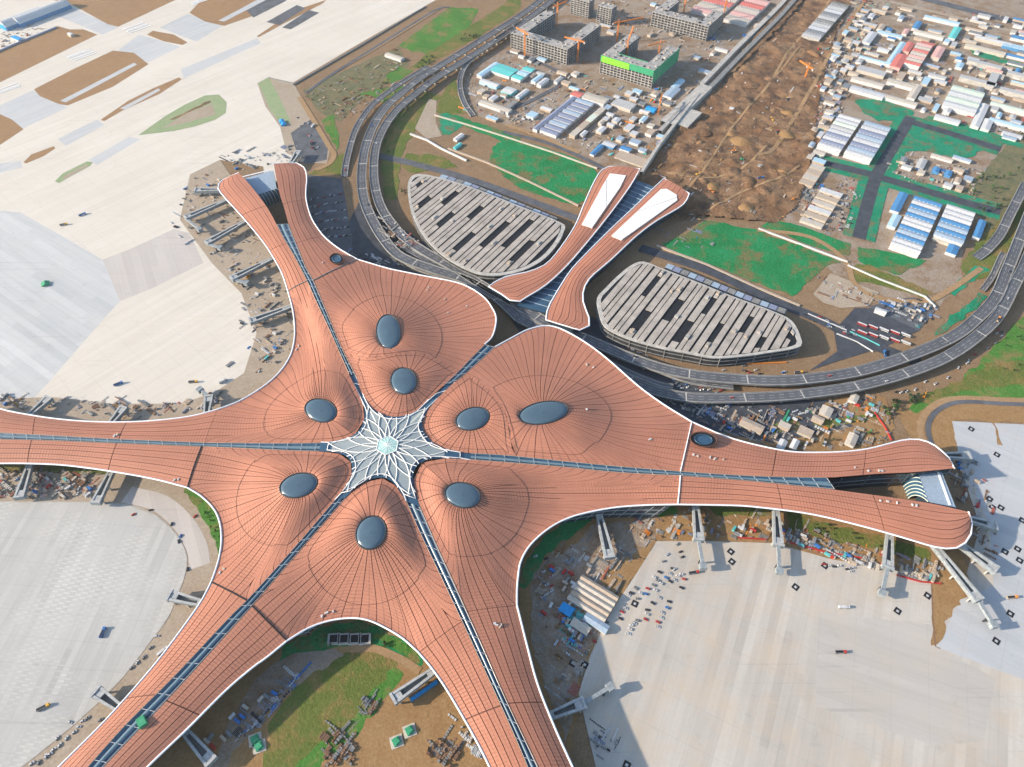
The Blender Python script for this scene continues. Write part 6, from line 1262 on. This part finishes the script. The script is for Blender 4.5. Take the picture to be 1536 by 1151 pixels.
# excavators on the churned ground
def excavator(x, y, z, a, label, col='p_orange'):
    t = root('excavator', label, 'excavator', (x, y, z), a)
    b = MB(); b.box(-2.2, 2.2, -1.6, -.8, 0, 1); b.box(-2.2, 2.2, .8, 1.6, 0, 1); add('tracks', b.mesh('tracks', 'black'), t)
    b = MB(); b.box(-2.4, 1.4, -1.4, 1.4, 1.05, 2.5, 0, True); add('body', b.mesh('body', col), t)
    b = MB(); b.box(0, 1.6, .2, 1.4, 2.5, 3.5, 0, True); add('cab', b.mesh('cab', 'carglass'), t)
    b = MB(); b.bar((1, -.5, 2), (4.5, -.5, 5), .6); b.bar((4.5, -.5, 5), (7.5, -.5, 2.4), .5); add('boom', b.mesh('boom', col), t)
    b = MB(); b.rbox(7.6, -.5, 1.2, 1.3, 0, 1.0, 2.4); add('bucket', b.mesh('bucket', 'darkmetal'), t)
for q, a, lb, cl in (((1099, 228), 1, 'orange excavator near the lower middle of the excavation', 'p_orange'), ((1158, 183), 2, 'yellow excavator on the right bank of the excavation', 'p_yellow'), ((1230, 88), 3, 'orange excavator at the top of the compound strip', 'p_orange'), ((1112, 240), 5, 'green excavator in the lower excavation', 'p_green'), ((1045, 265), .4, 'yellow excavator close to the canopy tips', 'p_yellow'), ((1068, 290), 2.5, 'orange excavator below the yellow one by the canopies', 'p_orange'), ((1190, 300), 4, 'orange excavator at the lower right end of the excavation', 'p_orange'), ((1385, 590 + 5), 1, 'orange excavator by the meadow corner', 'p_orange')):
    x, y = U(*q); excavator(x, y, max(.2, mudz(x, y)) if q[0] < 1200 and q[1] < 320 else .3, a, lb, cl)
x, y = U(374, 415); t = root('mobile_crane', 'yellow mobile crane beside the third bridge of the upper left concourse', 'crane', (x, y, .2), R(75)); b = MB(); b.box(-6, 6, -1.5, 1.5, .5, 2.2, 0, True); add('carrier', b.mesh('carrier', 'p_yellow'), t); b = MB(); b.bar((-2, 0, 2.5), (17, 0, 9), 1.0); add('boom', b.mesh('boom', 'p_yellow'), t); b = MB(); b.box(-4, 0, -1.2, 1.2, 2.2, 4); add('cab', b.mesh('cab', 'p_orange'), t)
x, y = U(69, 427); b = MB(); gable(b, -5, 5, -4, 4, 1.5, 2.2, 'a'); b.box(-4.5, 4.5, -3.6, 3.6, 0, 1.5); add('tent', b.mesh('tent', 'p_green'), None, (x, y, .3), .4, 'small green tent alone on the grey slabs', 'tent')
x, y = U(213, 1083); b = MB(); b.rbox(0, 0, 7, 9, 0, 0, 2.2); b.rbox(0, 0, 6, 8, 0, 2.2, 3.0); add('roof_cover', b.mesh('roof_cover', 'p_green'), None, (*U(213, 1083, 34), 33.2), R(40), 'green cover left on the roof slit of the lower left concourse', 'cover')
# ------------------------------------------------------------------ loose building material nobody could count
def debris(poly, n, label, cols, smin=.6, smax=3.2, hmax=1.4, long_=.25, ang=None, zf=None):
    b = MB(); mats = ['p_' + c if 'p_' + c in M else c for c in cols]; k = 0
    while k < n:
        px, py = rnd_in(poly); x, y = U(px, py); m = rng.choice((1, 1, 2, 3, 4, 6, 8)); mi = rng.randrange(len(mats)) if rng.random() < .55 else rng.randrange(min(4, len(mats)))
        a = (GROT if ang is None else ang) + rng.choice((0, math.pi / 2)) + rng.gauss(0, .06 if m > 1 else .4); l_, w_ = rng.uniform(smin, smax), rng.uniform(smin, smax * .7)
        if rng.random() < long_: l_ *= 2.6; w_ *= .45
        h_ = .25 + rng.random() ** 2 * hmax
        for q in range(m):
            d = q * (w_ * 1.25 + .25); xx, yy = x - math.sin(a) * d, y + math.cos(a) * d
            z0 = zf(xx, yy) - .2 if zf else .25
            b.rbox(xx + rng.gauss(0, .1), yy + rng.gauss(0, .1), l_ * rng.uniform(.85, 1.1), w_, a + rng.gauss(0, .04), z0, z0 + h_ * rng.uniform(.8, 1.2), mi); k += 1
    add('construction_debris', b.mesh('construction_debris', mats), None, None, 0, label, 'debris', None, 'stuff')
G1 = ['tan', 'frame', 'concdark', 'brown', 'grey', 'cream', 'silver', 'concrete', 'mud', 'sand', 'dullred', 'slate']
G2 = ['mud', 'sand', 'brown', 'ground', 'frame', 'tan', 'concdark']
G3 = ['concdark', 'grey', 'black', 'silver', 'white', 'frame', 'slate', 'blue']
debris([(0, 596), (170, 604), (290, 604), (340, 590), (320, 612), (200, 630), (80, 620), (0, 608)], 420, 'scattered material above the left concourse', G1, hmax=1.8)
debris([(0, 706), (60, 708), (138, 714), (140, 748), (60, 750), (0, 748)], 700, 'piled supplies below the left concourse', G1 + ['pink'], hmax=2.2)
debris([(285, 265), (330, 245), (325, 285), (345, 310), (420, 400), (436, 460), (440, 520), (400, 565), (375, 560), (392, 490), (365, 430), (310, 385), (275, 330)], 700, 'scattered material left of the upper left concourse', ['concdark', 'grey', 'brown', 'tan', 'frame', 'white', 'silver'], hmax=2.0)
debris([(330, 230), (450, 215), (462, 245), (420, 245), (345, 262)], 200, 'scattered material behind the upper left tips', G3, hmax=2.5)
debris([(245, 300), (280, 275), (300, 300), (280, 340), (300, 380), (260, 360)], 60, 'dark odds and ends on the cream apron by the first bridges', G3, hmax=1.8)
debris([(345, 380), (375, 430), (385, 500), (370, 550), (335, 560), (360, 500), (350, 440)], 70, 'dark odds and ends on the cream apron by the fourth bridge', G3, hmax=2.0)
debris([(800, 860), (840, 820), (900, 800), (960, 790), (985, 812), (950, 850), (925, 900), (890, 960), (868, 1030), (845, 1080), (815, 980)], 800, 'scattered material in the dusty yard at the inner bend', G1 + ['sand', 'teal'], hmax=1.6)
debris([(840, 905), (895, 925), (870, 985), (845, 965)], 260, 'jumbled store of green and blue goods below the cabins', ['concdark', 'grey', 'teal', 'brown', 'blue', 'green', 'dullred'], hmax=2.4)
debris([(935, 775), (1040, 765), (1150, 772), (1200, 790), (1330, 830), (1420, 850), (1400, 870), (1330, 850), (1160, 812), (1050, 808), (985, 810)], 700, 'scattered material below the right concourse', G1 + ['orange'], hmax=1.5)
debris([(1140, 785), (1200, 800), (1320, 845), (1310, 856), (1180, 815)], 350, 'fenced material store below the right concourse', ['grey', 'concdark', 'tan', 'cream', 'silver', 'dullred', 'slate'], hmax=2.0)
debris([(1350, 848), (1402, 862), (1402, 874), (1345, 864)], 130, 'red-edged material store by the long bridge', ['grey', 'tan', 'concdark', 'cream', 'dullred'], hmax=1.8)
debris([(1425, 690), (1470, 690), (1490, 760), (1500, 850), (1470, 830), (1440, 760)], 220, 'shaded material beyond the end of the right concourse', G1, hmax=2.0)
debris([(1050, 640), (1070, 625), (1180, 618), (1310, 596), (1345, 625), (1330, 665), (1240, 676), (1150, 670), (1090, 655)], 1100, 'scattered material in the yards above the right concourse', G1 + ['orange', 'green', 'sand'], hmax=1.8)
debris(mudpoly[:-1], 2000, 'broken ground, pipes and spoil in the excavation', G2 + ['silver'], .6, 3.0, 1.4, .3, None, lambda x, y: max(.1, mudz(x, y)))
debris([(690, 165), (705, 110), (770, 70), (850, 100), (990, 145), (1040, 110), (1060, 140), (990, 235), (940, 245), (840, 215)], 1900, 'scattered material over the building site of the concrete blocks', G1 + ['teal', 'slate', 'orange'], .8, 3.6, 1.8)
debris([(840, 0), (1180, -30), (1120, 60), (1060, 110), (990, 60), (900, 55)], 1100, 'scattered material around the far concrete blocks', G1 + ['slate', 'blue'], .8, 4, 2.2)
debris([(1200, 330), (1215, 240), (1232, 140), (1250, 60), (1300, -20), (1320, 20), (1290, 110), (1262, 170), (1235, 235), (1230, 330)], 2000, 'crowded material yards of the compound strip', G1 + ['slate', 'teal', 'concdark', 'blue'], .8, 4, 2.4)
debris([(1300, 0), (1540, 30), (1540, 215), (1440, 185), (1370, 170), (1290, 140), (1280, 90)], 1500, 'scattered material between the far sheds', G1 + ['teal', 'roofgrey', 'red'], .8, 4, 2.0)
debris([(1330, 225), (1480, 255), (1465, 300), (1330, 265)], 420, 'material stacks inside the walled square compound', G1 + ['blue'], .8, 3, 1.8)
debris([(1210, 300), (1280, 260), (1290, 300), (1250, 355), (1195, 330)], 500, 'odds and ends between the container rows', G1, .6, 2.4, 1.4)
debris([(500, 385), (545, 380), (600, 390), (640, 405), (560, 400)], 160, 'material under the ring road left of the garage', G3, hmax=1.6)
debris([(575, 335), (600, 345), (640, 375), (600, 385), (575, 360)], 220, 'clutter on the closed deck left of the garage', G1, hmax=1.2, zf=lambda x, y: 9.3)
debris([(960, 585), (1060, 600), (1100, 605), (1060, 640), (1030, 620)], 350, 'dark material in the underpass right of the terminal', G3 + ['teal'], hmax=2.0)
debris([(1320, 450), (1400, 452), (1410, 475), (1380, 492), (1330, 470)], 300, 'stacked goods in the dark yard above the coaches', G3 + ['teal', 'tan'], hmax=1.8)
debris([(1225, 415), (1275, 430), (1320, 440), (1300, 460), (1240, 450)], 200, 'rubble around the pale lot below the netted field', G1, hmax=1.4)
debris([(455, 145), (595, 75), (612, 98), (550, 145), (510, 180), (478, 168)], 500, 'rough clods and brush on the verge between apron and ring road', ['brown', 'mud', 'scrub', 'tan', 'concdark'], .8, 3, 1.4)
debris([(500, 160), (560, 120), (600, 130), (560, 160), (520, 185)], 250, 'brown clods beside the ramp', ['brown', 'mud', 'frame'], .8, 3, 1.8)
debris([(345, 1120), (420, 1040), (460, 1000), (440, 1030), (390, 1090)], 220, 'shaded stacks right of the lower left concourse', G3, hmax=1.8)
debris(zz([(420, 980), (500, 930), (620, 1060), (560, 1151), (400, 1151)], 380, 851), 260, 'dark heaps of clods in the sand yard, left', ['brown', 'mud', 'concdark'], .8, 3, 2.0)
debris(zz([(1000, 1040), (1090, 1000), (1180, 1090), (1120, 1160), (1010, 1120)], 380, 851), 160, 'dark heaps of clods in the sand yard, right', ['brown', 'mud', 'concdark'], .8, 3, 2.0)
debris(zz([(640, 800), (690, 760), (720, 790), (660, 870), (630, 850)], 380, 851), 130, 'pile of stones beside the green diagonal', ['concdark', 'grey', 'brown'], .6, 2.2, 2.0)
debris(zz([(1130, 860), (1160, 870), (1330, 1090), (1300, 1110)], 380, 851), 70, 'white blocks along the inner edge of the lower concourse', ['white', 'cream', 'silver'], .8, 2.5, 1.6)
debris(zz([(470, 960), (600, 920), (640, 1040), (580, 1130), (500, 1060)], 760, 851), 90, 'small store in the shade of the lower concourse', G3, .6, 2.4, 1.8)
debris([(990, 345), (1060, 345), (1080, 365), (1030, 385), (1000, 370)], 60, 'bundles lying on the right netted field', ['slate', 'concdark', 'blue', 'grey'], .8, 3, 1.5)
debris([(0, 30), (60, 40), (80, 45), (20, 68), (0, 72)], 200, 'gear in front of the hangars', G1 + ['blue'], .8, 3, 2)
# spoil heaps thrown up by the diggers
for k in range(26):
    px_, py_ = rnd_in([(1000, 310), (1010, 250), (1070, 180), (1130, 110), (1200, 20), (1240, 20), (1215, 200), (1180, 310), (1100, 320)]); x, y = U(px_, py_); r_ = rng.uniform(8, 22); h_ = r_ * rng.uniform(.14, .24); zb = max(.2, mudz(x, y)) - 1.2; b = MB(); sd = rng.uniform(0, 99); el = rng.uniform(.5, 1)
    rows = []
    for q in range(7):
        f = q / 6; rows.append([(math.cos(a_) * r_ * (1 - f) * (1 + .3 * mnoise.noise(Vector((math.cos(a_) * 1.5, math.sin(a_) * 1.5, sd + f)))), math.sin(a_) * r_ * el * (1 - f), (h_ + 1.2) * (math.sin(f * math.pi / 2)) + .5 * mnoise.noise(Vector((a_ * 3, f * 4, sd)))) for a_ in [i * math.pi / 9 for i in range(18)]])
    b.grid(rows, 0, True); add('spoil_heap', b.mesh('spoil_heap', 'mud' if k % 3 else 'sand', True), None, (x, y, zb), rng.uniform(0, 6), 'heap of brown spoil dug up in the excavation' if k % 3 else 'paler heap of sandy spoil in the excavation', 'spoil heap', 'spoil heaps in the excavation')
# ------------------------------------------------------------------ trees and bushes
def leafball(b, c, r, n, mi):
    for _ in range(n):
        v = Vector((rng.gauss(0, 1), rng.gauss(0, 1), rng.gauss(0, 1))); v.normalize(); v *= r * rng.uniform(.45, 1.0) ; v.z *= .85
        p = Vector(c) + v; s = rng.uniform(.35, .8) * r * .5; u = Vector((rng.gauss(0, 1), rng.gauss(0, 1), rng.gauss(0, 1))).normalized(); w_ = u.orthogonal().normalized()
        b.face([p + u * s, p + w_ * s, p - u * s, p - w_ * s], mi)
TREES = []
for k in range(4):
    bt = MB(); H_ = 4 + k * .7
    for i in range(6):
        a0, a1 = i * math.pi / 3, (i + 1) * math.pi / 3; bt.face([(.25 * math.cos(a0), .25 * math.sin(a0), 0), (.25 * math.cos(a1), .25 * math.sin(a1), 0), (.1 * math.cos(a1), .1 * math.sin(a1), H_ * .7), (.1 * math.cos(a0), .1 * math.sin(a0), H_ * .7)])
    bt.bar((0, 0, H_ * .4), (1.1, .3, H_ * .7), .12); bt.bar((0, 0, H_ * .45), (-.9, .6, H_ * .75), .12)
    bl = MB()
    for i in range(6): leafball(bl, (rng.uniform(-1.3, 1.3), rng.uniform(-1.3, 1.3), H_ * rng.uniform(.45, .95)), rng.uniform(1.0, 1.7), 26, 0)
    TREES.append((bt.mesh('trunk', 'bark'), bl.mesh('crown', 'leafd' if k % 2 else 'leafm')))
def tree(x, y, s, label, group, z=.2):
    t = root('tree', label, 'tree', (x, y, z), rng.uniform(0, 6.3), group); t.scale = (s, s, s * rng.uniform(.85, 1.15)); a, c = rng.choice(TREES)
    add('trunk', a, t); add('crown', c, t)
for poly, n, lb, gr, s0, s1 in (([(630, 92), (648, 84), (655, 92), (636, 104), (622, 106)], 16, 'dark small tree in the clump beside the ring road', 'trees beside the ring road', .7, 1.1), ([(684, 58), (712, 46), (720, 56), (690, 66)], 16, 'dark small tree in the upper clump by the ring road', 'trees in the upper clump', .7, 1.1), ([(1322, 608), (1348, 602), (1352, 614), (1330, 626), (1322, 622)], 12, 'green tree in the grove by the meadow corner', 'trees by the meadow corner', .9, 1.4), ([(1358, 594), (1374, 594), (1374, 606), (1360, 608)], 8, 'bushy tree between dirt road and meadow', 'trees at the dirt road', .8, 1.3),
                                ([(1440, 290), (1500, 240), (1536, 220), (1536, 300), (1480, 330)], 34, 'bush scattered over the scrubland at the right edge', 'bushes of the scrubland', .5, 1.2), ([(570, 125), (585, 118), (590, 130), (575, 138)], 6, 'small tree by the ramp junction', 'trees by the ramp', .6, 1), ([(545, 205), (600, 150), (620, 160), (590, 220), (575, 260)], 14, 'low bush on the embankment inside the ring road', 'bushes inside the ring road', .4, .9), ([(1190, 660), (1345, 645), (1345, 662), (1200, 672)], 8, 'low bush close above the right concourse', 'bushes above the right concourse', .5, .9),
                                ([(600, 280), (606, 270), (612, 300), (600, 305)], 5, 'low bush at the foot of the left garage', 'bushes at the left garage', .5, .9), ([(1450, 360), (1490, 330), (1500, 345), (1465, 380)], 10, 'low bush outside the compound by the bend', 'bushes by the bend', .5, 1.0), ([(1490, 460 + 50), (1536, 490), (1536, 560), (1500, 560)], 10, 'lone bush on the meadow outside the bend', 'bushes on the meadow', .4, .9), ([(20, 700), (160, 706), (160, 714), (20, 708)], 12, 'bush in the green strip under the left concourse edge', 'bushes under the left concourse', .4, .8), ([(296, 745), (330, 800), (330, 830), (305, 770)], 12, 'bush in the green crescent at the left bend', 'bushes in the left crescent', .3, .6), ([(1215, 780), (1330, 815), (1330, 828), (1215, 795)], 12, 'bush in the strip below the right concourse', 'bushes below the right concourse', .4, .8), ([(460, 950), (620, 970), (615, 990), (560, 965), (470, 972)], 14, 'bush under the inner bend above the sand yard', 'bushes under the inner bend', .3, .7)):
    for _ in range(n): x, y = U(*rnd_in(poly)); tree(x, y, rng.uniform(s0, s1), lb, gr)
# low red and white barriers
for q, mt, lb in (([(1312, 618), (1328, 640), (1338, 660)], 'p_red', 'long red barrier leading to the right concourse'), ([(1180, 812), (1240, 828), (1300, 838)], 'p_red', 'red barrier edging the store below the right concourse'), ([(1345, 862), (1380, 872), (1412, 875)], 'p_red', 'red barrier edging the store by the long bridge'), ([(1107, 806), (1150, 809)], 'p_red', 'short red barrier before the third lower bridge'), ([(1078, 492 + 50), (1130, 545), (1180, 543)], 'p_orange', 'orange barrier at the foot of the right garage'), ([(1255, 500), (1285, 512), (1310, 527)], 'p_white', 'white barrier across the bus yard'), ([(1275, 497), (1300, 508), (1320, 518)], 'p_turquoise', 'turquoise barrier across the bus yard'), ([(1212, 470), (1270, 495)], 'p_white', 'white barrier along the garage end road'), ([(895, 925), (925, 890), (935, 870)], 'darkmetal', 'dark fence between the cabins and the parked cars')):
    wallrun('barrier', q, 1.4, 1.6, mt, lb, 'barrier')
# ------------------------------------------------------------------ thin morning haze over the whole place
b = MB(); b.box(-3200, 3200, -900, 4200, -1.5, 700, 0, True)
hm = bpy.data.materials.new('haze_air'); hm.use_nodes = True; ht = hm.node_tree; ht.nodes.remove(ht.nodes['Principled BSDF'])
pv = ht.nodes.new('ShaderNodeVolumePrincipled'); pv.inputs['Color'].default_value = (.88, .93, 1.0, 1); pv.inputs['Density'].default_value = HAZE; pv.inputs['Anisotropy'].default_value = .68
ht.links.new(pv.outputs[0], ht.nodes['Material Output'].inputs['Volume'])
M['haze'] = hm
add('haze', b.mesh('haze', 'haze'), kind='stuff', label='thin pale haze hanging over the whole airport', cat='haze')
